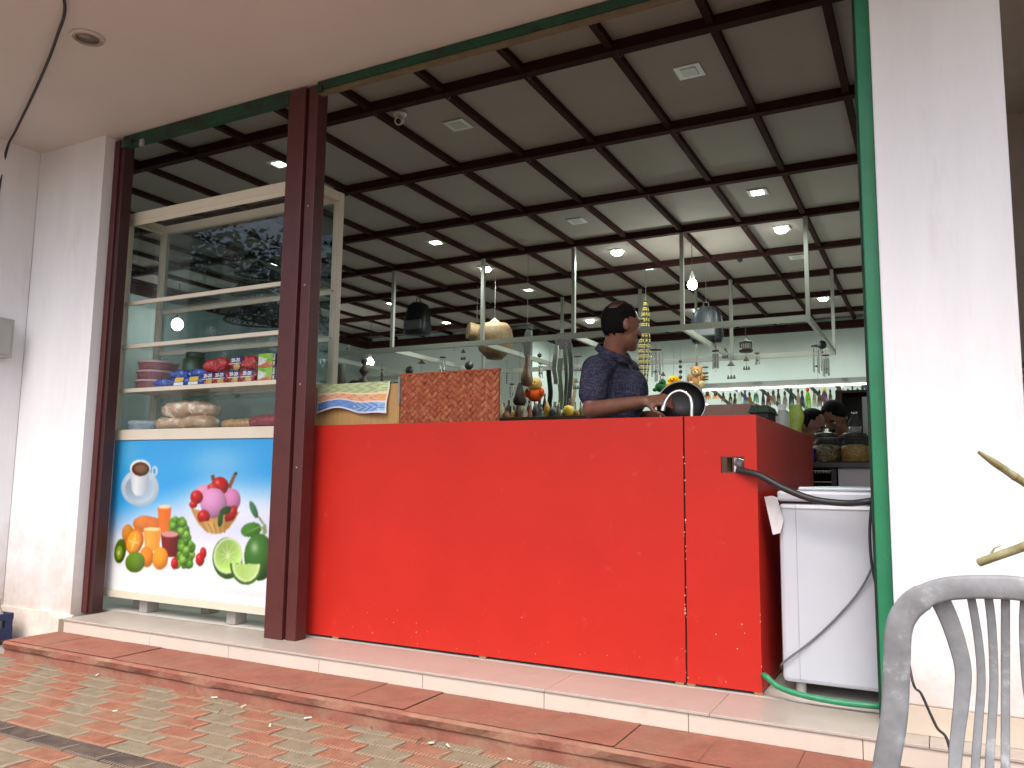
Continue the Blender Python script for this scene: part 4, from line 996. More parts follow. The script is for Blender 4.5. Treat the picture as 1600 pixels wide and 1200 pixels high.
# sugar cane sticking in from the right
M_cane = mat('sugar_cane', (.27, .25, .11), .5, var=.3, vscale=18, col2=(.36, .33, .20), c2scale=20, c2lo=.5, c2hi=.6)
def cane(p0, p1, r, lab, cut):
    t = thing('cane_stalk', lab, 'cane', p0, 'sugar cane stalks by the pillar'); d = (p1-p0); L = d.length; d.normalize(); pts = []; rad = []; s = 0
    while s < L:
        pts.append(p0+d*s); rad.append(r*(1.0 if s > .05 else (.97 if cut else .45+.55*s/.05)));
        s += .02
    nodes = [int(.12/.02), int(.30/.02), int(.47/.02), int(.64/.02), int(.8/.02)]
    for n_ in nodes:
        if n_ < len(rad): rad[n_] *= 1.13
    MB().tube(pts, rad, 12).build('stalk', M_cane, t)
    MB().lathe(p0-d*.001, [(0, -.002), (rad[0]*.8, -.001), (rad[0]*1.02, .002)], 12, axis=d).build('cut_end', mat('cane_end', (.20, .12, .06), .8, var=.4, vscale=80), t)
    for n_ in nodes[:3]:
        if n_ < len(pts): MB().lathe(pts[n_], [(r*1.12, -.003), (r*1.16, 0), (r*1.12, .003)], 12, axis=d).build('node_ring', mat('cane_node', (.25, .17, .08), .8), t)
    if cut:
        MB().tube([p0+d*.03+Vector((0, 0, r)), p0+d*.035+Vector((.004, 0, r+.012)), p0+d*.045+Vector((.012, 0, r+.016))], [.003, .002, .0006], 5).build('husk', M_cane, t)
a0 = at(1530, 707, -1.30); a1 = at(1700, 822, -1.05); a1 = a0+(a1-a0)*((a0.z-ZG-.01)/(a0.z-a1.z))
cane(a0, a1, .0088, 'upper greenish sugar cane stalk with a pointed end slanting down to the right', False)
b0 = at(1530, 879, -1.15); b1 = at(1620, 847, -1.2); cane(b0, b0+(b1-b0).normalized()*.62, .0105, 'lower sugar cane stalk with a cut dry end rising to the right', True)
# a plant in a pot in the recess beyond the pillar
def leafy(mb, c, r, n, sz, rs):
    for _ in range(n):
        d = Vector((rs.gauss(0, 1), rs.gauss(0, 1), rs.gauss(0, 1))).normalized(); p_ = c+Vector((d.x*r[0], d.y*r[1], d.z*r[2]))*rs.random()**.4
        a = Vector((rs.gauss(0, 1), rs.gauss(0, 1), rs.gauss(0, .6))).normalized()*sz*rs.uniform(.6, 1.3); b = a.orthogonal().normalized()*sz*.35
        mb.add([p_-a*.5, p_+b, p_+a*.6, p_-b], [(0, 1, 2, 3)])
t = thing('potted_plant', 'green leafy plant just visible at the edge of the recess', 'plant', (1.25, .6, 0))
MB().lathe((1.25, .60, -.001), [(.10, 0), (.15, .02), (.18, .30), (.19, .32), (.17, .33), (0, .31)], 20).build('pot', mat('clay_pot', (.3, .12, .07), .9), t)
MB().tube([(1.25, .6, .3), (1.24, .58, .8), (1.22, .60, 1.25)], [.02, .016, .008], 7).build('stem', mat('stem_brown', (.12, .08, .04), .9), t)
mb = MB(); leafy(mb, Vector((1.2, .55, 1.15)), (.24, .24, .38), 420, .085, random.Random(3)); tag(mb.build('foliage', mat('leaf_green', (.05, .12, .025), .5, var=.5, vscale=9), t))
# ================================================================ SHOP LAMPS
M_lamp = emit_mat("lamp_lit", (.93, 1.0, .95), 16); M_lampdim = emit_mat('lamp_dim', (.95, 1, .95), 2.2)
M_lampoff = mat('lamp_off', (.42, .42, .38), .4); M_chrome = mat('chrome', (.75, .75, .75), .12, 1.0, var=.02)
LW = 25.0
def lamp_light(t, loc, w, nm='lamp_light', rad=.04, spot=True):
    ld = bpy.data.lights.new(nm, 'SPOT' if spot else 'POINT'); ld.energy = w*(1.6 if spot else 1); ld.color = (.90, 1.0, .93); ld.shadow_soft_size = rad
    if spot: ld.spot_size = R(168); ld.spot_blend = .5
    lo = bpy.data.objects.new(nm, ld); COL.objects.link(lo); lo.parent = t; lo.location = Vector(loc)-t.location
def ceiling_lamp(x, y, kind, lab, w=1.0):
    t = thing('ceiling_lamp', lab, 'ceiling lamp', (x, y, CEI-.003), 'square lamps in the shop ceiling'); z = CEI-.0035
    fm_ = MB().box((x-.085, y-.085, z-.006), (x+.085, y+.085, z), .002).build('frame', mat('lamp_frame', (.6, .6, .56), .4), t)
    m_ = {'lit': M_lamp, 'star': M_lamp, 'dim': M_lampdim, 'off': M_lampoff}[kind]
    if kind == 'star':
        MB().lathe((x, y, z-.050), [(0, 0), (.045, .004), (.062, .02), (.062, .0435)], 20).build('bowl', m_, t)
        MB().lathe((x, y, z-.0165), [(.075, 0), (.082, .004), (.082, .010)], 20, cap=False).build('ring', M_chrome, t)
        lamp_light(t, (x, y, z-.075), LW*w*(.05 if x < -5 else 1))
    else:
        MB().box((x-.050, y-.050, z-.0095), (x+.050, y+.050, z-.0062), .001).build('diffuser', m_, fm_)
        if kind == 'lit': lamp_light(t, (x, y, z-.05), LW*.55*w*(.05 if x < -5 else 1), rad=.05)
for x, y, k, lab in [(-4.18, 3.87, 'lit', 'bright lamp in the ceiling above the dark backpack left of centre'), (-4.21, 5.07, 'star', 'star-bright lamp in the ceiling behind the second hanging rod'),
        (-2.47, 5.06, 'star', 'star-bright lamp in the ceiling above the man'), (-.66, 3.81, 'lit', 'bright oblong lamp in the ceiling nearest the green post'),
        (-.64, 4.98, 'star', 'star-bright lamp in the ceiling by the rightmost hanging rod'), (-.64, 8.51, 'star', 'bright lamp at the back right near the rear rod'),
        (-4.27, 8.67, 'star', 'bright lamp at the back just left of the man'), (-4.25, 6.34, 'dim', 'dim small lamp in the ceiling left of the man'),
        (-6.53, 6.26, 'lit', 'bright lamp left of the first hanging rod'), (-6.58, 7.89, 'lit', 'bright lamp right of the dark backpack near the back wall'),
        (-6.47, 3.79, 'lit', 'bright lamp seen through the showcase glass beside the cane lantern'), (-4.13, 1.39, 'dim', 'dim lamp in the ceiling above the showcase'),
        (-2.38, 1.41, 'off', 'unlit lamp in the ceiling right of the dome camera'), (-.63, 1.39, 'off', 'unlit lamp in the ceiling nearest the front on the right'),
        (-2.46, 3.86, 'off', 'unlit lamp in the ceiling above the third hanging rod'), (-2.38, 5.92, 'dim', 'dim lamp in the ceiling between man and pendant bulb'),
        (-.66, 6.18, 'off', 'unlit lamp in the ceiling right of the black camera'), (-2.46, 8.60, 'star', 'bright lamp behind the right backpack')]:
    ceiling_lamp(x, y, k, lab)
M_bulb = emit_mat('bulb_lit', (.96, 1, .93), 26)
def pendant(top, zc, r, lab, w):
    x, y = top.x, top.y
    t = thing('pendant_bulb', lab, 'pendant lamp', (x, y, zc), 'bare bulbs on cords')
    MB().cyl((x, y, zc+r+.10), (x, y, CEI-.001), .004, n=6).build('cord', M_rub, t)
    MB().lathe((x, y, CEI-.03), [(.02, 0), (.045, .02), (.045, .028)], 14).build('rose', mat('rose_white', (.6, .6, .58), .5), t)
    MB().lathe((x, y, zc+r*.8), [(.028, 0), (.026, .05), (.018, .07), (.006, .10+r*.2)], 14).build('holder', mat('holder_white', (.6, .6, .55), .5), t)
    MB().ell((x, y, zc), (r, r, r*1.08), 18, 12).build('bulb', M_bulb, t)
    lamp_light(t, (x, y, zc-r-.08), LW*.35*w*(.02 if x < -5 else 1), rad=.06, spot=False)
pendant(Vector((-1.60, 5.05, 0)), 2.985, .052, 'bare glowing bulb on a cord right of the man', 1.2)
q = at(277, 507, 3.9); pendant(q, q.z, .075, 'bare glowing bulb seen through the left of the showcase', 1.0)
q = at(578, 566, 7.06); pendant(q, q.z, .062, 'bare glowing bulb hanging low near the left wall', 1.0)
q = at(493, 515, 6.0); pendant(q, q.z, .05, 'small glowing bulb seen past the showcase edge beside the maroon post', .6)
def dome(p_, m_, lab):
    t = thing('security_camera', lab, 'camera', p_)
    MB().lathe(p_+Vector((0, 0, -.012)), [(.03, 0), (.05, .004), (.05, .011)], 16).build('base', m_, t)
    d = Vector((.35, -.8, -.5)).normalized(); MB().lathe(p_+Vector((0, 0, -.05)), [(.026, -.04), (.030, -.03), (.030, .05), (.024, .055)], 14, axis=d).build('body', m_, t)
    MB().lathe(p_+Vector((0, 0, -.05))+d*.0555, [(.020, 0), (.018, .004), (0, .005)], 12, axis=d).build('lens', M_dark, t)
    MB().cyl(p_+Vector((0, 0, -.0125)), p_+Vector((0, 0, -.03)), .012, n=8).build('neck', m_, t)
q = atz(625, 178, CEI-.012); dome(q, mat('camera_white', (.6, .55, .5), .4), 'white security camera on the ceiling near the front')
q = atz(1155, 398, CEI-.012); dome(q, mat('camera_black', (.03, .03, .03), .4), 'black security camera on the ceiling right of the pendant bulb')
q = at(545, 512, 8.2); q.z = min(q.z, CEI-.19); dome(q, MATS['camera_white'], 'white security camera high on the far left wall')

# ================================================================ HANGING RAIL FRAME
M_rail = mat('pale_grey_tube', (.27, .27, .23), .45, var=.06); M_rail2 = M_rail
FX = [-.345, -1.56, -2.77, -3.92, -5.20]; FZ = 2.41; FY0, FY1 = 4.5, 6.76; XL = -8.3
fr = thing('rail_rack', 'pale steel rails and rods hanging from the shop ceiling', 'frame', (-2.8, 5.6, FZ))
w = .036
for y in (FY0, FY1): MB().box((XL, y-w/2, FZ-.03), (FX[0]+w/2, y+w/2, FZ+.03)).build('rail', M_rail, fr)
for x in FX+[-6.4, -7.5]:
    MB().box((x-w/2+.001, FY0+w/2+.001, FZ-.028), (x+w/2-.001, FY1-w/2-.001, FZ+.028)).build('cross_rail', M_rail, fr)
    for y in (FY0, FY1):
        if x > -6: MB().box((x-.019, y-.019, FZ+.0305), (x+.019, y+.019, CEI-.052)).build('rod', M_rail, fr)
for i in range(9): # small hooks under the rails
    x = -.7-.45*i; MB().tube([(x, FY0, FZ-.03), (x, FY0, FZ-.06), (x+.012, FY0, FZ-.07)], .003, 5).build('hook', M_rub, fr)
# lower rack along the back right, with its tube lamp and slanting pegs
rk = thing('display_rack', 'low steel rack with slanting pegs and a tube lamp at the back', 'rack', (-1, 6.8, 1.9))
RY = 6.85; RZ = 2.075
MB().box((-2.02, RY-.03, RZ-.03), (.9, RY+.03, RZ+.03)).build('rail', mat('rack_grey', (.20, .20, .18), .5), rk)
MB().box((-2.045, RY-.025, .001), (-2.0205, RY+.025, CEI-.055)).build('rod', M_rail, rk)
MB().box((-2.0, RY+.9, RZ-.34), (.9, RY+.96, RZ-.29)).build('rail', M_rail, rk)
for i in range(9):
    x = -1.86+i*.30; MB().obox((x, RY+.05, RZ-.035), (x+.20, RY+.88, RZ-.30), .03, .03).build('peg', mat('peg_dark', (.06, .06, .055), .5), rk)
for x in (-1.98, .6): MB().box((x-.02, RY+.97, .001), (x+.02, RY+1.01, RZ-.2)).build('upright', M_rail, rk)
t = thing('tube_lamp', 'long glowing tube lamp under the back rack rail', 'tube lamp', (-.6, RY-.02, RZ-.05))
MB().cyl((-1.95, RY-.035, RZ-.055), (.5, RY-.035, RZ-.055), .010, n=10).build('tube', emit_mat('tube_lit', (.92, 1, .95), 4), t)
MB().cyl((-2.0, RY-.035, RZ-.055), (-1.9505, RY-.035, RZ-.055), .016, n=10).build('cap', M_rail, t)
t = thing('tube_lamp', 'second glowing tube lamp lower on the back rack', 'tube lamp', (-.6, RY+.9, RZ-.4))
MB().cyl((-1.6, RY+.90, RZ-.37), (.5, RY+.90, RZ-.37), .011, n=10).build('tube', emit_mat('tube_soft', (.92, 1, .95), 2.0), t)
t = thing('tube_lamp', 'short slanting tube lamp beside the steel bowl', 'tube lamp', at(1090, 620, 5.6))
MB().tube([at(1062, 604, 6.0), at(1105, 634, 5.0)], .013, 10).build('tube', MATS['tube_lit'], t)
# ================================================================ THINGS HANGING IN THE SHOP
M_blk = mat('blackened', (.022, .021, .020), .5, var=.3); M_dkw = mat('dark_wood', (.05, .030, .018), .6, var=.4, vscale=20)
M_silver = mat('silver_tube', (.55, .55, .52), .25, .9, var=.05); M_str = mat('string', (.10, .10, .09), .8)
M_gourd = mat('gourd_brown', (.13, .062, .028), .45, var=.4, vscale=12); M_wick = mat('wicker', (.19, .12, .055), .7, var=.4, vscale=40)
M_clear = glass_mat('clear_film', (.93, .94, .94), .3, .02, .25)
def hang_top(p_, zt):  # string from zt down to p
    return MB().cyl((p_.x, p_.y, p_.z), (p_.x, p_.y, zt), .0022, n=5)
def chime(px, ptop, pbot, Y, lab, kind='tube', zt=FZ-.03, n=5):
    a = at(px, ptop, Y); b = at(px, pbot, Y); h = a.z-b.z; t = thing('wind_chime', lab, 'wind chime', a, 'wind chimes hanging from the rails')
    if zt > a.z: hang_top(a, zt).build('string', M_str, t)
    r = max(.03, h*.16)
    if kind == 'tube':
        MB().lathe(a, [(r*.6, -.012), (r, -.008), (r, .004), (0, .012)], 14).build('disc', M_dkw, t)
        for k in range(n):
            an = 2*math.pi*k/n; x, y = a.x+r*.75*math.cos(an), a.y+r*.75*math.sin(an); l = h*random.uniform(.62, .85)
            MB().cyl((x, y, a.z-.03-l), (x, y, a.z-.03), .0075, n=7).build('tube', M_silver, t)
        MB().cyl((a.x, a.y, b.z), (a.x, a.y, a.z-.012), .0018, n=4).build('string', M_str, t)
        MB().ell((a.x, a.y, a.z-h*.62), (r*.45, r*.45, .012), 10, 5).build('striker', M_dkw, t)
    elif kind == 'bell':
        MB().cyl((a.x, a.y, b.z+.03), (a.x, a.y, a.z), .002, n=4).build('string', M_str, t)
        MB().lathe((a.x, a.y, a.z-h*.35), [(r*1.2, 0), (r*.7, .02), (r*.2, .05), (0, .06)], 12).build('bell', M_dkw, t)
        for k in (-1, 0, 1): MB().lathe((a.x+k*r*.9, a.y, b.z), [(r*.45, 0), (r*.35, .02), (.004, .045)], 10).build('bell', M_blk, t)
    elif kind == 'disc':
        MB().cyl((a.x, a.y, b.z), (a.x, a.y, a.z), .002, n=4).build('string', M_str, t)
        rr = h*.28; MB().lathe((a.x, a.y, a.z-h*.45), [(0, -.012), (rr, -.006), (rr, .006), (0, .012)], 18, axis=(.1, -1, .1)).build('disc', M_blk, t)
        MB().lathe((a.x, a.y, b.z), [(.012, 0), (.01, .02), (0, .03)], 8).build('weight', M_blk, t)
    elif kind == 'spiral':
        m_ = 5; step_ = h/m_
        for k in range(m_): MB().ell((a.x, a.y, a.z-step_*(k+.5)), (step_*.36,)*3, 8, 6).build('bead', M_dkw if k % 2 else M_blk, t)
        MB().cyl((a.x, a.y, b.z), (a.x, a.y, a.z), .002, n=4).build('string', M_str, t)
    return t
S1 = [(1025, 546, 602, 5.2, 'long silver tube wind chime right of the bead garland', 'tube', 6), (1118, 548, 582, 4.5, 'two-disc wind chime with short tubes under the right backpack', 'tube', 6),
      (1166, 556, 578, 5.9, 'thin bell chime under the little cage lantern', 'bell', 3), (1142, 560, 592, 5.6, 'small bell chime between the teddy bear and the cage lantern', 'bell', 3),
      (1276, 540, 592, 5.6, 'wind chime with thin silver tubes at the end of the right cross rail', 'tube', 5), (1290, 555, 590, 5.9, 'dense wind chime at the far end of the right cross rail', 'tube', 8),
      (1284, 528, 552, 5.3, 'pair of dark coconut discs on the right cross rail', 'disc', 3), (640, 568, 592, 5.5, 'dark round disc chime above the cane mat left edge', 'disc', 3),
      (692, 558, 590, 5.5, 'small tube chime above the middle of the cane mat', 'tube', 5), (733, 560, 585, 5.2, 'dark disc chime above the right of the cane mat', 'disc', 3),
      (659, 556, 590, 5.9, 'small bell chime above the cane mat', 'bell', 3), (724, 545, 562, 5.9, 'small bell chime right of the white bulkhead', 'bell', 3),
      (845, 568, 592, 6.2, 'small tube chime behind the gourd', 'tube', 5), (800, 600, 625, 6.2, 'short tube chime below the drum basket', 'tube', 5),
      (903, 545, 580, 5.4, 'ring and bell chime at the left of the man', 'bell', 3), (900, 592, 608, 5.4, 'small bird-like chime behind the man', 'bell', 3),
      (792, 582, 600, 5.6, 'row of small dark bells left of the gourd', 'spiral', 3), (843, 550, 562, 6.4, 'small ring chime above the doll', 'disc', 3),
      (1036, 580, 600, 6.5, 'small bell chime above the green toy', 'bell', 3), (1063, 560, 602, 5.5, 'thin beaded string beside the yellow toy', 'spiral', 3),
      (1133, 545, 560, 6.4, 'tiny bell chime left of the cage lantern', 'bell', 3), (1183, 552, 570, 6.2, 'short three-tube chime right of the cage lantern', 'tube', 3),
      (597, 575, 602, 5.2, 'carved hanging figure left of the cane mat', 'spiral', 3), (512, 545, 560, 4.6, 'row of small bells by the showcase edge', 'bell', 3), (504, 548, 578, 5.2, 'thin tube chime by the showcase edge', 'tube', 3)]
for px, a_, b_, Y, lab, k, n in S1: chime(px, a_, b_, Y, lab, k, n=n)
# little cage lantern
a = at(1165, 527, 4.5); s = px2m(4.5, 1165, 540)
t = thing('cage_lantern', 'small dark wooden cage lantern hanging right of centre', 'lantern', a)
hang_top(a+Vector((0, 0, 0)), FZ-.03).build('string', M_str, t)
MB().lathe(a+Vector((0, 0, -8*s)), [(11*s, 0), (10*s, 1*s), (3*s, 4*s), (0, 8*s)], 14).build('roof', M_dkw, t)
MB().lathe(a+Vector((0, 0, -24*s)), [(0, 0), (9*s, 0), (11*s, 2*s), (10*s, 6*s), (0, 6*s)], 14).build('tray', M_dkw, t)
for k in range(8):
    an = k*math.pi/4; MB().cyl(a+Vector((9*s*math.cos(an), 9*s*math.sin(an), -18*s)), a+Vector((9*s*math.cos(an), 9*s*math.sin(an), -8*s)), .004, n=5).build('bar', M_dkw, t)
# backpacks in clear film
def backpack(px, py, Y, w, h, lab, zt):
    c_ = at(px, py, Y); s = px2m(Y, px, py); W, H, D = w*s/2, h*s/2, .11
    t = thing('backpack', lab, 'backpack', c_, 'dark backpacks wrapped in film'); vs = []; fs = []; n, m_ = 20, 12
    def shell(k):
        mb = MB(); vs = []; fs = []
        for j in range(m_+1):
            v = j/m_*2-1; wid = W*(1.0-.16*max(0, v)**2-.06*v)*(1-.5*max(0, (v-.75)/.25)**3*.9)*k; 
            for i in range(n):
                an = 2*math.pi*i/n; cx = math.copysign(abs(math.cos(an))**.55, math.cos(an)); sy = math.copysign(abs(math.sin(an))**.7, math.sin(an))
                cl_ = 1-.12*abs(v)**6
                vs.append(c_+Vector((cx*wid*cl_, sy*D*cl_*k*(1-.25*v), v*H*k)))
        for j in range(m_):
            for i in range(n): fs.append((j*n+i, j*n+(i+1) % n, (j+1)*n+(i+1) % n, (j+1)*n+i))
        fs.append(tuple(range(n))[::-1]); fs.append(tuple(range(m_*n, m_*n+n))); return mb.add(vs, fs, True)
    bg_ = shell(1).build('bag', mat('black_nylon', (.012, .013, .016), .8, var=.4, vscale=15, spec=.12), t)
    MB().box(c_+Vector((-W*.8, -D*1.34, -H*.78)), c_+Vector((W*.8, -D*1.0, -H*.18)), .03).build('pocket', mat('charcoal_pocket', (.05, .052, .055), .5), bg_)
    MB().tube([c_+Vector((-W*.2, 0, H)), c_+Vector((-W*.15, 0, H+.07)), c_+Vector((W*.15, 0, H+.07)), c_+Vector((W*.2, 0, H))], .008, 6).build('handle', M_blk, bg_)
    shell(1.07).build('film', M_clear, t)
    hang_top(c_+Vector((0, 0, H+.07)), zt).build('string', M_str, t)
backpack(653, 498, 5.7, 40, 50, 'dark backpack in clear film hanging left of centre', CEI-.075)
backpack(1104, 508, 5.75, 46, 54, 'dark backpack in clear film hanging right of the pendant bulb', CEI-.075)
backpack(489, 498, 5.5, 26, 42, 'dark backpack half hidden behind the showcase edge', CEI-.075)
# cane lantern behind the showcase glass
a = at(403, 408, 3.28); s = px2m(3.28, 403, 450); M_navyc = mat('navy_cane', (.012, .022, .035), .6)
t = thing('cane_lantern', 'large dark blue cane lantern with netted skirt behind the showcase glass', 'lantern', a)
def ring(c_, r, th, m_, nm, par): 
    MB().tube([c_+Vector((r*math.cos(2*math.pi*k/28), r*math.sin(2*math.pi*k/28), 0)) for k in range(29)], th, 6).build(nm, m_, par)
R1, Z1 = 34*s, -.145; R2, Z2 = 33*s, -.19; R3, Z3 = 36*s, -.60; R4, Z4 = 46*s, -.72
for r_, z_2 in ((R1, Z1), (R2, Z2), (30*s, -.33), (R3, Z3), (R4, Z4)): ring(a+Vector((0, 0, z_2)), r_, .010, M_navyc, 'hoop', t)
rib = MB()
for k in range(36):
    an = 2*math.pi*k/36; d = Vector((math.cos(an), math.sin(an), 0)); rib.tube([a+d*.01, a+d*R1*.5+Vector((0, 0, Z1*.62)), a+d*R1+Vector((0, 0, Z1)), a+d*R2+Vector((0, 0, Z2))], .0045, 5)
tag(rib.build('rib_cage', M_navyc, t))
net = MB()
for k in range(30):
    for sg in (1, -1):
        pts = []
        for j in range(9):
            u = j/8; an = 2*math.pi*(k+sg*u*4)/30; rr = (30+6*u)*s; pts.append(a+Vector((rr*math.cos(an), rr*math.sin(an), -.33-.27*u)))
        net.tube(pts, .0042, 4)
        pts = [a+Vector(((36+10*u)*s*math.cos(2*math.pi*(k+sg*u*2)/30), (36+10*u)*s*math.sin(2*math.pi*(k+sg*u*2)/30), -.60-.12*u)) for u in (0, .5, 1)]
        net.tube(pts, .0055, 4)
tag(net.build('net', M_navyc, t))
hang_top(a, CEI-.002).build('string', M_str, t)
# drum basket with macrame
a = at(769, 500, 5.3); s = px2m(5.3, 769, 530)
t = thing('hanging_basket', 'brown wicker basket in macrame strings above the cane mat', 'basket', a)
MB().lathe(at(773, 562, 5.3), [(0, 0), (12*s, 1*s), (25*s, 14*s), (29*s, 32*s), (26*s, 48*s), (20*s, 56*s), (19*s, 55*s)], 24).build('bowl', M_wick, t)
ms = MB()
for k in range(16):
    an = 2*math.pi*k/16; d = Vector((math.cos(an), math.sin(an), 0)); b0_ = at(773, 514, 5.3)
    ms.tube([Vector((b0_.x, b0_.y, a.z+.02)), b0_+d*20*s, b0_+d*25*s+Vector((0, 0, -.05))], .0055, 5)
ms.build('strings', mat('jute', (.38, .33, .24), .9), t); hang_top(Vector((at(773, 514, 5.3).x, 5.3, a.z)), CEI-.003).build('cord', M_str, t)
bd = MB()
for k in range(22):
    an = 2*math.pi*k/22; b0_ = at(773, 516, 5.3); bd.ell(b0_+Vector((23*s*math.cos(an), 23*s*math.sin(an), 0)), .018, 8, 6)
bd.build('bead_band', mat('shell_bead', (.42, .40, .33), .5), t)
c_ = at(745, 519, 5.6); t = thing('hand_drum', 'round wooden drum seen edge-on left of the wicker basket', 'drum', c_)
ax = Vector((-.55, -.6, .1)); MB().lathe(c_, [(.085, -.14), (.115, -.12), (.105, 0), (.115, .10), (.11, .12)], 22, axis=ax).build('shell', M_wick, t)
MB().lathe(c_+ax.normalized()*.121, [(.11, 0), (.0, .004)], 22, axis=ax).build('skin', mat('drum_skin', (.30, .20, .10), .7, var=.3), t); hang_top(c_+Vector((0, 0, .12)), CEI-.06).build('cord', M_str, t)
# gourd
a = at(822, 600, 4.6); s = px2m(4.6, 822, 590)
t = thing('gourd', 'brown bottle gourd hanging neck up beside the man', 'gourd', a)
MB().lathe(at(823, 604, 4.6), [(0, 0), (8*s, 2*s), (10*s, 10*s), (9*s, 18*s), (5.5*s, 26*s), (3.2*s, 36*s), (3*s, 46*s), (2*s, 50*s)], 20).build('body', M_gourd, t)
t = thing('hanging_fan', 'grey leaf-shaped hanging piece above the gourd', 'ornament', at(823, 535, 4.7))
MB().prism([tuple(v) for v in [(at(x, y, 4.7).x, at(x, y, 4.7).z) for x, y in ((824, 514), (830, 516), (831, 535), (828, 555), (824, 566), (819, 553), (818, 534), (821, 519))]], 4.69, 4.72).build('leaf', mat('grey_leaf', (.10, .11, .105), .5), t)
hang_top(at(824, 517, 4.705), CEI-.055).build('string', M_str, t)
# dark cone bag
a = at(812, 604, 5.0); t = thing('cone_bag', 'dark brown conical cloth bag behind the gourd', 'bag', a); s = px2m(5.0, 812, 620)
MB().lathe(at(812, 634, 5.0), [(0, 0), (8*s, 1*s), (11*s, 7*s), (8*s, 16*s), (5*s, 28*s), (2*s, 36*s)], 14).build('body', mat('brown_cloth', (.045, .028, .02), .9, var=.4, vscale=30), t); hang_top(at(812, 600, 5.0), FZ-.03).build('string', M_str, t)
# long strips / belts hanging in a bundle
for px, y0_, y1_, w_, Y, cc, lab in [(859, 578, 652, 7, 4.9, (.010, .009, .009), 'long black strap hanging left of the man'), (868, 540, 600, 7, 5.0, (.30, .31, .29), 'pale tube packet hanging left of the man'),
        (876, 560, 640, 8, 5.1, (.14, .17, .12), 'grey-green beaded strip left of the man'), (884, 535, 650, 5, 5.2, (.045, .055, .035), 'dark green strap left of the man'),
        (891, 535, 652, 6, 5.3, (.02, .018, .018), 'black strap nearest the man'), (881, 520, 545, 26, 5.4, (.03, .02, .025), 'dark knotted bundle of straps at the rail'), (897, 590, 635, 5, 5.6, (.30, .25, .15), 'pale beaded strip nearest the man')]:
    a, b = at(px, y0_, Y), at(px, y1_, Y); s = px2m(Y, px, y0_); t = thing('hanging_strap', lab, 'strap', a, 'straps hanging left of the man'); W = w_*s/2
    n_ = 9; co_ = []
    for k in range(n_+1):
        u = k/n_; z = a.z+(b.z-a.z)*u; o_ = .012*math.sin(u*7+px)
        co_ += [(a.x-W+o_, Y-.012, z), (a.x+W+o_, Y-.012, z), (a.x+W+o_, Y+.012, z), (a.x-W+o_, Y+.012, z)]
    fs_ = [(k*4+j, k*4+(j+1) % 4, k*4+4+(j+1) % 4, k*4+4+j) for k in range(n_) for j in range(4)]
    MB().add(co_, fs_).build('strip', mat('strap_%d' % px, cc, .6, var=.5, vscale=60), t)
    if a.z < FZ-.03: hang_top(a, FZ-.03).build('string', M_str, t)
# bead garland, yellow and black
def garland(px, y0_, y1_, Y, lab):
    a = at(px, y0_, Y); b = at(px-4, y1_, Y); s = px2m(Y, px, y0_); t = thing('bead_garland', lab, 'garland', a)
    my, mk = MB(), MB(); L = a.z-b.z; n_ = int(L/.021)
    for st in range(6):
        ox = (st-2.5)*2.5*s; oy = random.uniform(-.03, .03)
        for k in range(n_):
            u = k/n_; sp = min(1, u*7); z = a.z-L*u
            (mk if (k % 3 == 0) else my).ell((a.x+(b.x-a.x)*u+ox*(.15+.85*sp)*(1-.25*math.sin(u*9)), Y+oy, z), (.0135, .0135, .011), 6, 4)
    tag(my.build('yellow_beads', mat('yellow_bead', (.30, .235, .06), .4, var=.3, vscale=40), t), kind='stuff'); tag(mk.build('black_beads', M_blk, t), kind='stuff')
    hang_top(a, CEI-.05).build('string', M_str, t)
garland(1009, 471, 622, 5.7, 'long garland of yellow and black beads hanging right of the man')
# ---------------- toys
def toy(name, lab, c_, s, body, parts):
    t = thing(name, lab, 'toy', c_)
    for nm, mname, cc, off, r_ in parts:
        MB().ell(c_+Vector(off)*s, tuple(x*s for x in r_), 14, 9).build(nm, mat(mname, cc, .9, var=.25, vscale=30, bump=.6, bscale=90, spec=.1), t)
    return t
c_ = at(1089, 588, 5.6); s = px2m(5.6, 1089, 588)
t = toy('teddy_bear', 'tan teddy bear in a clear bag hanging right of the yellow toy', c_, s, None, [('body', 'bear_tan', (.48, .24, .08), (0, 0, -8), (10, 8, 11)), ('head', 'bear_tan', (.48, .24, .08), (0, -2, 7), (9, 8, 8.5)),
    ('ear', 'bear_tan', (.48, .24, .08), (-7, -1, 13), (3.2, 2, 3.2)), ('ear', 'bear_tan', (.48, .24, .08), (7, -1, 13), (3.2, 2, 3.2)), ('muzzle', 'bear_cream', (.62, .46, .28), (0, -9, 4.5), (4.5, 3, 3.8)), ('nose', 'bear_dark', (.03, .02, .02), (0, -12, 6), (1.6, 1.2, 1.2)),
    ('eye', 'bear_dark', (.03, .02, .02), (-3.2, -9, 9), (1, 1, 1)), ('eye', 'bear_dark', (.03, .02, .02), (3.2, -9, 9), (1, 1, 1)), ('paw', 'bear_cream', (.62, .46, .28), (-9, -6, -13), (5, 6, 5)), ('paw', 'bear_cream', (.62, .46, .28), (9, -6, -13), (5, 6, 5)),
    ('arm', 'bear_tan', (.48, .24, .08), (-11, -4, -3), (4, 4, 7)), ('arm', 'bear_tan', (.48, .24, .08), (11, -4, -3), (4, 4, 7))])
MB().box(c_+Vector((-15*s, -16*s, -20*s)), c_+Vector((15*s, 10*s, 18*s)), 5*s).build('bag', M_clear, t)
for k, z in enumerate((10, 1, -5, -9)): MB().box(c_+Vector((13*s, -17*s, z*s)), c_+Vector((22*s, -16*s, (z+2.4)*s))).build('label_strip', M_blk, t)
hang_top(c_+Vector((0, 0, 18*s)), FZ-.03).build('string', M_str, t)
c_ = at(1053, 600, 5.5); s = px2m(5.5, 1053, 600)
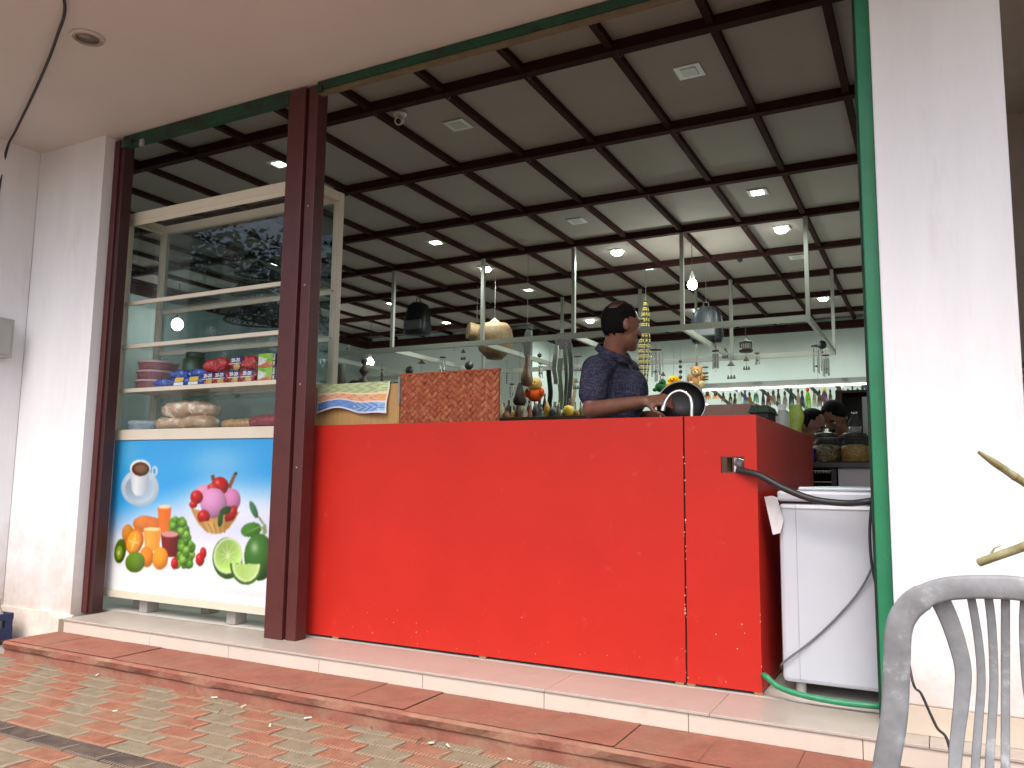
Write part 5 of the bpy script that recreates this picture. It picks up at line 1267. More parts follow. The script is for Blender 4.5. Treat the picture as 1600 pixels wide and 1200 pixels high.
t = toy('plush_chick', 'round bright yellow plush chick above the steel bowl', c_, s, None, [('body', 'chick_yellow', (.80, .40, .01), (0, 0, -4), (13, 11, 11)), ('head', 'chick_yellow', (.80, .40, .01), (0, -1, 5), (10, 9, 8)),
    ('eye', 'bear_dark', (.03, .02, .02), (-2.5, -10, 7), (1.1, 1, 1.1)), ('eye', 'bear_dark', (.03, .02, .02), (2.5, -10, 7), (1.1, 1, 1.1)), ('beak', 'beak_orange', (.7, .18, .02), (0, -11, 4.5), (1.8, 2.4, 1.2)), ('foot', 'beak_orange', (.7, .18, .02), (-5, -8, -15), (4, 5, 2)), ('foot', 'beak_orange', (.7, .18, .02), (5, -8, -15), (4, 5, 2))])
hang_top(c_+Vector((0, 0, 12*s)), FZ-.03).build('string', M_str, t)
c_ = at(1033, 603, 5.7); s = px2m(5.7, 1033, 603)
t = toy('plush_turtle', 'dark green plush toy between the wind chime and the yellow chick', c_, s, None, [('body', 'plush_green', (.02, .09, .03), (0, 0, -2), (10, 8, 8)), ('head', 'plush_green', (.02, .09, .03), (3, -3, 6), (5, 5, 5)), ('paw', 'plush_green', (.02, .09, .03), (-9, -3, -6), (4, 4, 3)), ('paw', 'plush_green', (.02, .09, .03), (8, -3, -7), (4, 4, 3))])
hang_top(c_+Vector((3*s, 0, 8*s)), FZ-.03).build('string', M_str, t)
c_ = at(836, 606, 5.5); s = px2m(5.5, 836, 606)
t = toy('plush_doll', 'yellow-faced plush doll with orange body behind the gourd', c_, s, None, [('body', 'doll_orange', (.70, .10, .02), (0, 0, -11), (13, 9, 11)), ('head', 'doll_yellow', (.50, .32, .10), (0, -1, 5), (12, 10, 11)),
    ('eye', 'bear_dark', (.03, .02, .02), (-4, -10, 8), (1.1, 1, 1.1)), ('eye', 'bear_dark', (.03, .02, .02), (4, -10, 8), (1.1, 1, 1.1)), ('nose', 'beak_orange', (.7, .18, .02), (0, -11, 5), (2, 2, 1.5)), ('arm', 'doll_orange', (.70, .10, .02), (-13, -2, -8), (4, 4, 7)), ('arm', 'doll_orange', (.70, .10, .02), (13, -2, -8), (4, 4, 7))])
# a low stall of small goods behind the counter, under the hanging things
st = thing('goods_stall', 'dark wooden stall of small goods behind the counter, left of the man', 'stall', (-2.7, 4.9, 0))
STZ = at(850, 651, 4.8).z
MB().box((-4.6, 4.75, STZ-.04), (-1.9, 5.75, STZ), .004).build('top', M_dkw, st)
MB().box((-4.58, 4.77, .002), (-1.92, 4.80, STZ-.041)).build('front_board', M_dkw, st)
for x in (-4.57, -1.98):
    for y in (5.0, 5.68): MB().box((x, y, .002), (x+.05, y+.05, STZ-.041)).build('leg', M_dkw, st)
GC = [((.10, .045, .025), 'brown'), ((.03, .025, .022), 'black'), ((.20, .15, .08), 'straw-coloured'), ((.34, .27, .16), 'cream'), ((.22, .07, .03), 'rust-red'), ((.40, .22, .02), 'yellow'), ((.07, .08, .07), 'dark grey')]
rs = random.Random(11); k = 0
for px in range(783, 912, 9):
    cc, cn = GC[rs.randrange(7)]; Y = 4.83+rs.random()*.55; b = at(px, 650, Y); b.z = STZ+.0005; s = px2m(Y, px, 645); h = rs.uniform(12, 30)*s; r_ = rs.uniform(3.6, 5.6)*s
    prof = rs.choice([[(r_, 0), (r_*1.1, h*.2), (r_*.5, h*.55), (r_*.62, h*.75), (r_*.3, h), (0, h)], [(r_*.8, 0), (r_, h*.1), (r_, h*.8), (r_*.6, h*.85), (r_*.6, h), (0, h)], [(r_*.6, 0), (r_*1.2, h*.35), (r_*.9, h*.7), (r_*.2, h), (0, h)]])
    o = MB().lathe(b, prof, 12).build('figurine', mat('goods_%d' % GC.index((cc, cn)), cc, .5, var=.35, vscale=40)); k += 1
    ordn = ['first', 'second', 'third', 'fourth', 'fifth', 'sixth', 'seventh', 'eighth', 'ninth', 'tenth', 'eleventh', 'twelfth', 'thirteenth', 'fourteenth', 'fifteenth'][k-1]
    tag(o, 'small %s ornament on the dark stall, %s from the cane mat' % (cn, ordn), 'ornament', 'ornaments on the dark stall')
k = 0
for px in range(779, 912, 8):
    Y = 5.45+rs.random()*.25; cc = rs.choice([(.03, .02, .015), (.05, .03, .02), (.02, .02, .022), (.08, .045, .02), (.045, .04, .03)]); b = at(px, 640, Y); b.z = STZ+.0005; s = px2m(Y, px, 640); h = rs.uniform(26, 48)*s; r_ = rs.uniform(3.8, 6.0)*s; k += 1
    prof = rs.choice([[(r_, 0), (r_*1.05, h*.15), (r_*.45, h*.35), (r_*.9, h*.6), (r_*.3, h*.85), (r_*.45, h), (0, h)], [(r_*.9, 0), (r_, h*.06), (r_*.9, h*.7), (r_*.4, h*.8), (r_*.4, h), (0, h)], [(r_*.7, 0), (r_*1.2, h*.2), (r_*1.0, h*.4), (r_*.25, h*.65), (r_*.2, h), (0, h)]])
    o = MB().lathe(b, prof, 10).build('vase', mat('vase_%.3f_%.3f' % cc[:2], cc, .6, var=.4, vscale=30))
    tag(o, 'tall dark carved vase in the back row of the stall, %s from the cane mat' % ['first', 'second', 'third', 'fourth', 'fifth', 'sixth', 'seventh', 'eighth', 'ninth', 'tenth', 'eleventh', 'twelfth', 'thirteenth', 'fourteenth', 'fifteenth', 'sixteenth', 'seventeenth'][k-1], 'vase', 'vases in the back row of the stall')
c_ = at(888, 640, 4.8); o = MB().lathe(Vector((c_.x, c_.y, STZ+.0005)), [(.02, 0), (.055, .03), (.062, .07), (.045, .11), (0, .125)], 16).build('yellow_ball', mat('ball_yellow', (.62, .40, .03), .5)); tag(o, 'yellow round money bank on the stall nearest the man', 'money bank')
# carved figures and boxes seen between showcase and mat
for px, yt, yb, Y, cc, prof, lab in [(568, 562, 602, 4.0, (.06, .04, .025), [(.9, 0), (1, .12), (.3, .30), (.25, .36), (.8, .52), (.85, .58), (.2, .78), (.55, .9), (.6, 1)], 'tall dark carved hourglass figure above the towel'),
        (597, 578, 602, 4.1, (.10, .09, .07), [(.7, 0), (.8, .15), (.4, .4), (.7, .6), (.3, .8), (.1, 1)], 'small grey carved figure left of the cane mat'), (531, 570, 604, 3.9, (.05, .05, .035), [(.95, 0), (1, .05), (1, .95), (.9, 1)], 'dark canister above the towel'),
        (556, 595, 606, 4.0, (.02, .02, .02), [(1, 0), (1, .6), (.6, 1)], 'low black box above the towel')]:
    a, b = at(px, yt, Y), at(px, yb, Y); h = a.z-b.z; s = px2m(Y, px, yb); r_ = {568: 9, 597: 5, 531: 9, 556: 13}[px]*s
    o = MB().lathe(b, [(r_*q_[0], h*q_[1]) for q_ in prof]+[(0, h)], 14).build('carved_figure' if px in (568, 597) else 'canister', mat('carv_%d' % px, cc, .6, var=.4, vscale=30)); tag(o, lab, 'figure' if px in (568, 597) else 'canister')
zt_ = at(560, 606, 4.0).z
t = thing('shelf_unit', 'low dark shelf unit behind the towel board', 'shelf', (-5, 4.1, 0))
MB().box((-5.9, 3.7, zt_-.04), (-3.6, 4.3, zt_), .003).build('top', M_dkw, t); MB().box((-5.88, 3.72, .002), (-3.62, 3.75, zt_-.0405)).build('front', M_dkw, t); MB().box((-5.88, 4.25, .002), (-3.62, 4.28, zt_-.0405)).build('back', M_dkw, t)
# goods hanging from the back rack
GB = [(1105, .0, (.60, .22, .04), 'orange paper figure at the left of the back rack', 10, 16), (1118, .1, (.62, .30, .10), 'pale orange paper figure on the back rack', 9, 14), (1155, 0, (.55, .60, .50), 'white beaded hanging on the back rack', 9, 30), (1164, 0, (.05, .08, .18), 'navy beaded hanging on the back rack', 6, 28), (1181, 0, (.02, .16, .05), 'green tassel purse on the back rack', 8, 24), (1171, .3, (.32, .20, .05), 'brown beaded hanging on the back rack', 7, 26), (1192, 0, (.03, .02, .02), 'black strap hanging on the back rack', 6, 40),
      (1208, .2, (.22, .17, .10), 'straw hanging on the back rack', 8, 26), (1216, 0, (.06, .02, .015), 'dark brown hanging on the back rack', 6, 30), (1236, 0, (.02, .03, .03), 'dark teal hanging on the back rack', 8, 36), (1247, .1, (.28, .19, .11), 'tan beaded hanging on the back rack', 6, 34), (1262, 0, (.20, .42, .02), 'lime green tassel with red top on the back rack', 9, 38),
      (1272, .2, (.30, .25, .17), 'pale beaded hanging right of the lime tassel', 6, 32), (1288, 0, (.12, .04, .10), 'plum hanging with yellow top on the back rack', 9, 30), (1297, .3, (.15, .08, .06), 'brown bead bunch on the back rack', 6, 26), (1317, 0, (.09, .06, .25), 'purple and white tassel on the back rack', 8, 28), (1332, 0, (.08, .07, .05), 'thin dark broom on the back rack', 5, 40), (1348, 0, (.10, .04, .26), 'violet tassel at the right end of the back rack', 8, 32), (1130, .2, (.20, .10, .05), 'small brown hanging on the back rack', 6, 18), (1141, .3, (.08, .07, .06), 'small dark hanging on the back rack', 6, 20)]
rs = random.Random(21)
GB += [(px_, .35, c_, l_, 7, 30) for px_, c_, l_ in [(1148, (.10, .12, .05), 'olive hanging second row of the back rack'), (1200, (.25, .05, .04), 'dark red hanging second row of the back rack'), (1226, (.30, .28, .22), 'off-white hanging second row of the back rack'), (1253, (.05, .05, .12), 'indigo hanging second row of the back rack'), (1280, (.16, .10, .03), 'bronze hanging second row of the back rack'), (1308, (.24, .20, .16), 'grey-beige hanging second row of the back rack'), (1325, (.03, .10, .06), 'bottle green hanging second row of the back rack'), (1340, (.22, .06, .12), 'magenta hanging second row of the back rack')]]
for px, dy, cc, lab, w_, h_ in GB:
    Y = RY-.06+dy; a = at(px, 611, Y); a.z = RZ-.055; s = px2m(Y, px, 611); t = thing('hanging_purse', lab, 'hanging', a, 'hangings on the back rack'); W, H = w_*s/2, h_*s
    m_ = mat('purse_%d' % px, cc, .7, var=.5, vscale=60)
    top_m = {1262: mat('red_top', (.6, .05, .03), .6), 1288: mat('yellow_top', (.75, .65, .05), .6), 1155: M_wprint, 1181: M_wprint, 1317: M_wprint}.get(px, M_dkw)
    MB().ell(a+Vector((0, 0, -.045)), (W*.6, .02, .03), 10, 6).build('knob', top_m, t)
    for k in range(4):
        x = a.x+(k-1.5)*W*.45; pts = [Vector((a.x+(x-a.x)*.3, Y, a.z-.06)), Vector((x, Y+.01, a.z-H*.5)), Vector((x+(x-a.x)*.3, Y-.005, a.z-H*random.uniform(.88, 1.0)))]
        MB().tube(pts, [W*.16, W*.26, W*.20], 6).build('strand', m_, t)
    MB().cyl(a+Vector((0, 0, -.03)), a+Vector((0, 0, 0)), .003, n=4).build('loop', M_str, t)
# ---------------- things along the right of the counter
Y = .75
a, b = at(1092, 634, .9), at(1184, 628, .9)
o = MB().box((a.x, .86, .8905), (b.x, 1.05, a.z), .004).build('brown_box', mat('cardboard', (.30, .17, .13), .8, var=.1, vscale=5)); tag(o, 'plain brown cardboard box behind the tap', 'box')
q0, q1 = atx(1166, 640, -.245), atx(1206, 645, -.05); EY0, EY1 = .62, .86; ez = at(1185, 636, .66).z
t = thing('egg_tray', 'dark green egg tray on the counter end', 'tray', (-.13, .74, ez)); ex0, ex1 = at(1168, 640, EY0).x, at(1203, 640, EY0).x; ex1 = min(ex1, -.03)
MB().box((ex0+.01, EY0+.01, .8905), (ex1-.01, EY1-.02, ez-.0305), .004).build('stand', M_dark, t)
eg = MB(); nx_ = 5
for i in range(nx_):
    for j in range(5): eg.lathe(Vector((ex0+.02+i*(ex1-ex0-.04)/(nx_-1), EY0+.02+j*.05, ez-.024)), [(.017, 0), (.015, .012), (.007, .030), (0, .032)], 8)
eg.build('cups', mat('tray_green', (.03, .055, .03), .8), t); MB().box((ex0, EY0, ez-.030), (ex1, EY1, ez-.0245)).build('sheet', MATS['tray_green'], t)
b = atx(1222, 650, -.085); hb = at(1222, 634, b.y).z; t = thing('sauce_bottle', 'clear plastic bottle with white cap on the counter end', 'bottle', b)
MB().lathe(Vector((b.x, b.y, .8905)), [(.036, 0), (.040, .01), (.040, hb-.06-.8905), (.018, hb-.025-.8905)], 18).build('body', mat('milky_plastic', (.5, .52, .46), .3), t); MB().lathe(Vector((b.x, b.y, hb-.0248)), [(.020, 0), (.020, .030), (0, .031)], 14).build('cap', M_wprint, t)
b = atx(1240, 655, -.085); t = thing('lime_pouch', 'lime green crumpled pouch on the counter end', 'pouch', b); hz = at(1240, 632, b.y).z; PY_ = b.y
mb = MB(); n_ = 12; vs = []; fs = []
for j in range(n_+1):
    v = j/n_; z = .8905+(hz-.8905)*v; ox = .012*math.sin(v*2.6)+.008*math.sin(v*9); wd_ = .050*(1-.25*v)+.006*math.sin(v*17); th_ = .028*(1-v)**.6+.003
    for i in range(10):
        an = 2*math.pi*i/10; vs.append((b.x+ox+wd_*math.cos(an), PY_+th_*math.sin(an)*(1+.2*math.sin(5*an+j)), z))
for j in range(n_):
    for i in range(10): fs.append((j*10+i, j*10+(i+1) % 10, (j+1)*10+(i+1) % 10, (j+1)*10+i))
mb.add(vs, fs, True).build('pouch', mat('lime_foil', (.34, .46, .03), .35, var=.25, vscale=20, bump=.5, bscale=30), t)
# jars on the inner counter
JT = .985; JY = 2.15
t = thing('inner_counter', 'black topped inner counter with oven and white cupboard behind the freezer', 'counter', (.2, 2.3, 0))
MB().box((-.35, 2.0, JT-.035), (1.0, 2.45, JT), .003).build('top', mat('black_top', (.015, .015, .016), .3), t)
MB().box((.115, 2.03, .002), (.95, 2.06, JT-.0355)).build('cupboard_door', mat('greyish_white', (.50, .47, .48), .6, var=.08), t)
MB().box((-.34, 2.40, .002), (.95, 2.43, JT-.0355)).build('back', M_dkw, t)
t = thing('oven', 'black oven with wire racks under the inner counter', 'oven', (0, 2.2, .7))
ox0, ox1 = -.11, .105
MB().box((ox0, 2.30, .55), (ox1, 2.38, JT-.04)).build('back', M_dark, t); MB().box((ox0-.03, 2.02, .55), (ox0, 2.38, JT-.04)).build('side', M_blk, t); MB().box((ox1-.03, 2.02, .55), (ox1, 2.2995, JT-.04)).build('side', M_blk, t)
for z in (.93, .86, .80, .74, .68): MB().cyl((ox0+.002, 2.04, z), (ox1-.032, 2.04, z), .004, n=6).build('rack_bar', M_silver, t)
for k in range(11): MB().cyl((ox0+.01+k*.016, 2.035, .915), (ox0+.01+k*.016, 2.035, .935), .003, n=5).build('grille_bar', M_silver, t)
MB().box((ox0-.03, 2.02, .50), (ox1, 2.38, .5495)).build('base', M_blk, t); MB().box((ox0, 2.2, .002), (ox1, 2.35, .4995)).build('stand', M_blk, t)
def jar(px, lab, m_, big=True):
    c_ = at(px, 719, JY); c_.z = JT+.0005; s = px2m(JY, px, 700); r_ = 22*s; h = 34*s
    t = thing('biscuit_jar', lab, 'jar', c_, 'glass jars on the inner counter')
    MB().lathe(c_, [(r_*.86, 0), (r_*.98, .012), (r_, h*.3), (r_*.98, h*.75), (r_*.8, h), (r_*.72, h+.012), (r_*.72, h+.02)], 26).build('glass', M_clear, t)
    MB().lathe(c_+Vector((0, 0, .004)), [(r_*.83, 0), (r_*.94, .012), (r_*.95, h*.55), (r_*.9, h*.72), (r_*.4, h*.80), (0, h*.8)], 22).build('contents', m_, t)
    MB().lathe(c_+Vector((0, 0, h+.021)), [(r_*.78, 0), (r_*.80, .004), (r_*.80, .022), (r_*.74, .028), (0, .028)], 26).build('lid', M_blk, t)
jar(1292, 'glass jar of mixed dark brown sweets with black lid', mat('mixed_sweets', (.10, .06, .025), .5, var=.8, vscale=90, bump=1, bscale=70, col2=(.32, .26, .12), c2scale=60, c2lo=.5, c2hi=.55))
jar(1337, 'glass jar of golden yellow chips with black lid', mat('yellow_chips', (.36, .21, .045), .5, var=.5, vscale=70, bump=1, bscale=60))
b = at(1336, 676, JY); o = thing('clear_bottle', 'clear bottle standing on the lid of the yellow chips jar', 'bottle', b)
s = px2m(JY, 1336, 660); jz = JT+34*s+.0505
MB().lathe(Vector((b.x, JY, jz)), [(9*s, 0), (10*s, 3*s), (10*s, 16*s), (5*s, 24*s), (4*s, 30*s)], 18).build('glass', M_clear, o); MB().lathe(Vector((b.x, JY, jz+30.2*s)), [(4.5*s, 0), (4.5*s, 3*s), (0, 3.1*s)], 12).build('cap', M_silver, o)
MB().lathe(Vector((b.x, JY, jz+.003)), [(8.6*s, 0), (9.2*s, 3*s), (9.2*s, 9*s), (0, 9*s)], 16).build('contents', mat('bottle_fill', (.25, .26, .25), .3, var=.6, vscale=90), o)
o = MB().box((at(1262, 712, 2.08).x, 2.04, JT+.0005), (at(1273, 712, 2.08).x, 2.13, JT+.09), .004).build('blue_packet', mat('blue_pkt', (.02, .02, .30), .4)); tag(o, 'small blue packet beside the jar of brown sweets', 'packet')
# tall dark shelving behind the jars
t = thing('back_shelf', 'dark shelving behind the two bent people', 'shelf', (.3, 3.7, 0))
MB().box((-.05, 3.7, .002), (.0, 4.1, 1.62)).build('side', M_dkw, t); MB().box((.95, 3.7, .002), (1.0, 4.1, 1.62)).build('side', M_dkw, t); MB().box((.001, 4.06, .002), (.949, 4.1, 1.62)).build('back', mat('shelf_back', (.06, .06, .055), .8), t)
for z in (.9, 1.25, 1.6): MB().box((.001, 3.7, z), (.949, 4.059, z+.02)).build('board', M_dkw, t)
MB().box((.16, 3.60, .9), (.24, 3.69, 1.55)).build('white_strip', mat('strip_white', (.5, .5, .48), .6), t)
# ================================================================ PEOPLE
def capsule(mb, a, ra, b, rb, n=14):
    a = Vector(a); b = Vector(b); d = b-a; L = max(d.length, 1e-5); d = d/L; u = d.orthogonal().normalized(); w_ = d.cross(u); vs = []; fs = []; rows = []
    for k in range(1, 5): an = math.pi/2*k/4; rows.append((-math.cos(an)*ra, math.sin(an)*ra))
    for k in range(0, 4): an = math.pi/2*k/4; rows.append((L+math.sin(an)*rb, math.cos(an)*rb))
    vs.append(a-d*ra)
    for h, r_ in rows:
        for k in range(n): an = 2*math.pi*k/n; vs.append(a+d*h+(u*math.cos(an)+w_*math.sin(an))*r_)
    vs.append(b+d*rb); e = len(vs)-1; m_ = len(rows)
    for k in range(n):
        fs.append((0, 1+(k+1) % n, 1+k)); fs.append((e, 1+(m_-1)*n+k, 1+(m_-1)*n+(k+1) % n))
        for j in range(m_-1): q_ = 1+j*n; fs.append((q_+k, q_+(k+1) % n, q_+n+(k+1) % n, q_+n+k))
    mb.add(vs, fs)
def remeshed(mb, name, m_, parent, vox=.008, sm=6):
    me = mb.mesh(name+'_raw'); o = bpy.data.objects.new(name+'_raw', me); COL.objects.link(o)
    r_ = o.modifiers.new('r', 'REMESH'); r_.mode = 'VOXEL'; r_.voxel_size = vox; r_.use_smooth_shade = True
    s_ = o.modifiers.new('s', 'SMOOTH'); s_.factor = .5; s_.iterations = sm
    dg = bpy.context.evaluated_depsgraph_get(); out = bpy.data.meshes.new_from_object(o.evaluated_get(dg)); bpy.data.objects.remove(o)
    out.name = name; out.materials.clear(); out.materials.append(m_)
    out.polygons.foreach_set('use_smooth', [True]*len(out.polygons)); return link(name, out, parent)
def basis(fwd, upv):
    f_ = Vector(fwd).normalized(); s_ = f_.cross(Vector(upv)).normalized(); u_ = s_.cross(f_); return f_, s_, u_     # forward, right side, up
def head_parts(mb, H, f_, s_, u_, k=1.0):
    Q = Matrix((f_, s_, u_)).transposed().to_quaternion()
    mb.ell(H+u_*.02*k, (.098*k, .079*k, .105*k), 22, 14, Q)                       # cranium
    mb.ell(H+f_*.028*k-u_*.055*k, (.066*k, .060*k, .070*k), 18, 12, Q)            # jaw and cheeks
    mb.ell(H+f_*.072*k-u_*.100*k, (.026*k, .028*k, .022*k), 12, 8, Q)             # chin
    capsule(mb, H+f_*.092*k+u_*.012*k, .010*k, H+f_*.112*k-u_*.030*k, .015*k, 10) # nose
    for sg in (-1, 1):
        mb.ell(H+f_*.083*k+s_*.034*k*sg+u_*.026*k, (.014*k, .026*k, .010*k), 10, 6, Q)  # brow
        mb.ell(H-f_*.008*k+s_*.080*k*sg-u_*.010*k, (.020*k, .009*k, .033*k), 10, 8, Q)  # ear
        mb.ell(H+f_*.062*k+s_*.040*k*sg-u_*.032*k, (.025*k, .022*k, .024*k), 10, 6, Q)  # cheekbone
    mb.ell(H+f_*.090*k-u_*.062*k, (.016*k, .026*k, .009*k), 10, 6, Q); mb.ell(H+f_*.088*k-u_*.076*k, (.015*k, .024*k, .009*k), 10, 6, Q)  # lips
def face_bits(t, H, f_, s_, u_, k, moust):
    Q = Matrix((f_, s_, u_)).transposed().to_quaternion()
    for sg in (-1, 1):
        MB().ell(H+f_*.088*k+s_*.033*k*sg+u_*.008*k, (.008*k, .013*k, .009*k), 12, 8, Q).build('eye', mat('eye_white', (.55, .52, .48), .3), t)
        MB().ell(H+f_*.0935*k+s_*.033*k*sg+u_*.008*k, (.004*k, .0065*k, .0065*k), 10, 6, Q).build('iris', M_blk, t)
        MB().ell(H+f_*.097*k+s_*.034*k*sg+u_*.032*k, (.006*k, .024*k, .005*k), 10, 6, Q).build('eyebrow', M_hair, t)
    if moust: MB().ell(H+f_*.102*k-u_*.050*k, (.012*k, .034*k, .009*k), 12, 6, Q).build('moustache', M_hair, t)
def hair(t, H, f_, s_, u_, k, rule, gr=1.07):
    mb = MB(); n, m_ = 40, 26; Q = Matrix((f_, s_, u_)).transposed(); vs = []; keep = []; rs = random.Random(5)
    for j in range(m_+1):
        th = math.pi*j/m_
        for i in range(n):
            an = 2*math.pi*i/n; x, y, z = math.sin(th)*math.cos(an), math.sin(th)*math.sin(an), math.cos(th)
            g = gr+rs.uniform(-.012, .012)
            vs.append(H+u_*.02*k+Q@Vector((x*.098*g*k, y*.079*g*k, z*.105*g*k))); keep.append(rule(x, y, z))
    fs = []
    for j in range(m_):
        for i in range(n):
            q_ = (j*n+i, j*n+(i+1) % n, (j+1)*n+(i+1) % n, (j+1)*n+i)
            if all(keep[v] for v in q_): fs.append(q_)
    mb.add(vs, fs, True); o = mb.build('hair', M_hair, t); md = o.modifiers.new('thick', 'SOLIDIFY'); md.thickness = .012; md.offset = -1; return o
def hand(mb, wrist, dirv, upv, k=1.0, curl=.5, thumb=1):
    """palm and five fingers; dirv along the hand, upv back of the hand, thumb side = dirv x upv * thumb"""
    d, s_, u_ = basis(dirv, upv); s_ = s_*thumb; c_ = wrist+d*.045*k
    for o_ in (-.028, -.010, .010, .028): capsule(mb, wrist+d*.005*k+s_*o_*.7*k, .016*k, wrist+d*.085*k+s_*o_*k, .0125*k, 8)
    for i, (o_, L) in enumerate(((.030, .070), (.011, .080), (-.010, .076), (-.030, .060))):
        p0 = wrist+d*.088*k+s_*o_*k; an = 0; q_ = p0; dd = d
        for seg, f_ in enumerate((.42, .32, .26)):
            an += curl*(.7+.25*seg)+.06*i; dd = d*math.cos(an)-u_*math.sin(an); e = q_+dd*L*f_*k; capsule(mb, q_, (.0098-.0011*seg)*k, e, (.0090-.0012*seg)*k, 8); q_ = e
    q_ = wrist+d*.025*k+s_*.030*k; t1 = (d*.6+s_*.75-u_*.25).normalized(); e = q_+t1*.042*k; capsule(mb, q_, .0145*k, e, .0115*k, 8); t2 = (d*.9+s_*.25-u_*.35).normalized(); e2 = e+t2*.030*k; capsule(mb, e, .0112*k, e2, .0100*k, 8); capsule(mb, e2, .010*k, e2+(t2-u_*.3).normalized()*.024*k, .0085*k, 8)
M_hair = mat('black_hair', (.006, .005, .005), .75, var=.5, vscale=60, bump=.6, bscale=200, spec=.12)
M_skin = mat('brown_skin', (.22, .095, .060), .42, var=.22, vscale=18, bump=.12, bscale=160, spec=.45)
M_trou = mat('dark_trousers', (.02, .02, .024), .8)
def woven_shirt():
    m_ = bpy.data.materials.new('navy_woven_shirt'); m_.use_nodes = True; n = m_.node_tree.nodes; l = m_.node_tree.links; b = n['Principled BSDF']; b.inputs['Roughness'].default_value = .9; b.inputs['Specular IOR Level'].default_value = .15
    g = n.new('ShaderNodeTexCoord'); outs = []
    for sc in ((30, 30, 330), (330, 330, 26)):
        mp = n.new('ShaderNodeMapping'); mp.inputs['Scale'].default_value = sc; l.new(g.outputs['Object'], mp.inputs[0]); z = n.new('ShaderNodeTexNoise'); z.inputs['Scale'].default_value = 1; z.inputs['Detail'].default_value = 3; l.new(mp.outputs[0], z.inputs['Vector']); outs.append(z.outputs['Fac'])
    mx = n.new('ShaderNodeMath'); mx.operation = 'MAXIMUM'; l.new(outs[0], mx.inputs[0]); l.new(outs[1], mx.inputs[1])
    rp = n.new('ShaderNodeValToRGB'); l.new(mx.outputs[0], rp.inputs[0]); e = rp.color_ramp.elements; e[0].position = .48; e[0].color = (.020, .020, .042, 1); e[1].position = .78; e[1].color = (.13, .13, .18, 1)
    nf = n.new('ShaderNodeTexNoise'); nf.inputs['Scale'].default_value = 9; nf.inputs['Detail'].default_value = 2; nf.inputs['Distortion'].default_value = .8; l.new(g.outputs['Object'], nf.inputs['Vector'])
    bp = n.new('ShaderNodeBump'); bp.inputs['Strength'].default_value = .8; bp.inputs['Distance'].default_value = .05; l.new(nf.outputs['Fac'], bp.inputs['Height']); l.new(bp.outputs[0], b.inputs['Normal'])
    l.new(rp.outputs[0], b.inputs['Base Color']); return m_
# ---- the man behind the counter, right side towards us, head turned away
H = at(969, 509, .50); hf, hs, hu = basis((math.cos(R(50)), math.sin(R(50)), -.06), (-.05, 0, 1))
NB = at(957, 549, .53); SR = at(931, 577, .40); SL = at(979, 580, .78); CH_ = at(955, 602, .60)
EL = at(923, 641, .33); WR = at(1010, 627, .235); WA = Vector((CH_.x+.01, .62, 1.02)); HP = Vector((CH_.x-.01, .62, .90))
body = MB(); head_parts(body, H, hf, hs, hu, 1.06)
capsule(body, NB+Vector((0, 0, -.03)), .068, H-hf*.012-hu*.05, .056, 18)
capsule(body, NB+Vector((0, .02, -.05)), .075, CH_, .13); capsule(body, SR, .055, SL, .055); capsule(body, CH_, .135, WA, .135); capsule(body, WA, .135, HP, .14)
capsule(body, SR, .056, SR.lerp(EL, .5), .050); capsule(body, SR.lerp(EL, .5), .050, EL, .043); capsule(body, EL, .044, EL.lerp(WR, .35), .043); capsule(body, EL.lerp(WR, .35), .043, WR, .028)
hd = (at(1046, 624, .225)-WR).normalized(); hand(body, WR, hd, (0.1, -.75, .65), 1.0, .62, 1)
EL2 = at(985, 650, .86); EL2.z -= .02; WR2 = at(1052, 646, .50)
capsule(body, SL, .056, EL2, .044); capsule(body, EL2, .044, WR2, .028); hand(body, WR2, (at(1066, 640, .40)-WR2).normalized(), (.2, .6, .7), 1.0, .7, -1)
for sg, y in ((-1, .53), (1, .71)):
    kn = Vector((HP.x+.03, y, .48)); an_ = Vector((HP.x-.02, y, .075)); capsule(body, Vector((HP.x, y, .88)), .09, kn, .06); capsule(body, kn, .06, an_, .04); capsule(body, an_-Vector((.03, 0, .035)), .038, an_+Vector((.15, 0, -.040)), .030)
man = thing('person', 'man in a dark navy short-sleeved shirt washing a pan behind the counter', 'person', (HP.x, .62, 0))
remeshed(body, 'body', M_skin, man, .0065, 5)
sh = MB(); I = .014
capsule(sh, NB+Vector((0, .0, -.055)), .078, CH_, .13+I); capsule(sh, SR, .060+I, SL, .060+I); capsule(sh, SR+Vector((.0, .02, -.01)), .060+I, NB+Vector((-.01, 0, -.045)), .070); capsule(sh, SL, .055+I, NB+Vector((.0, .02, -.05)), .068)
capsule(sh, CH_, .135+I, WA, .135+I*1.6); capsule(sh, WA, .135+I*1.6, HP+Vector((0, 0, -.06)), .145+I*1.5)
capsule(sh, SR, .062+I, SR.lerp(EL, .50), .060+I); capsule(sh, SR.lerp(EL, .5), .060+I, SR.lerp(EL, .60), .061+I); capsule(sh, SL, .060+I, SL.lerp(EL2, .6), .060+I)
sh.ell(at(992, 612, .58), (.07, .10, .12)); sh.ell(at(930, 606, .60), (.08, .13, .15))
so = remeshed(sh, 'shirt', woven_shirt(), man, .009, 4)
col_ = MB(); ax = (H-NB).normalized(); cb = NB+Vector((.008, 0, -.006)); fx, sx, ux = basis(Vector((1, .25, 0)), ax); pts = []
for k in range(29):
    an = 2*math.pi*k/28; dr = -.036*math.cos(an); pts.append(cb+fx*math.cos(an)*.083+sx*math.sin(an)*.082+ux*(dr+.012))
rows_ = []
for dz, rr in ((.004, .90), (.007, .95), (-.002, 1.03), (-.034, 1.22), (-.036, 1.12)):
    rows_.append([cb+(p_-cb)*rr+ux*dz for p_ in pts])
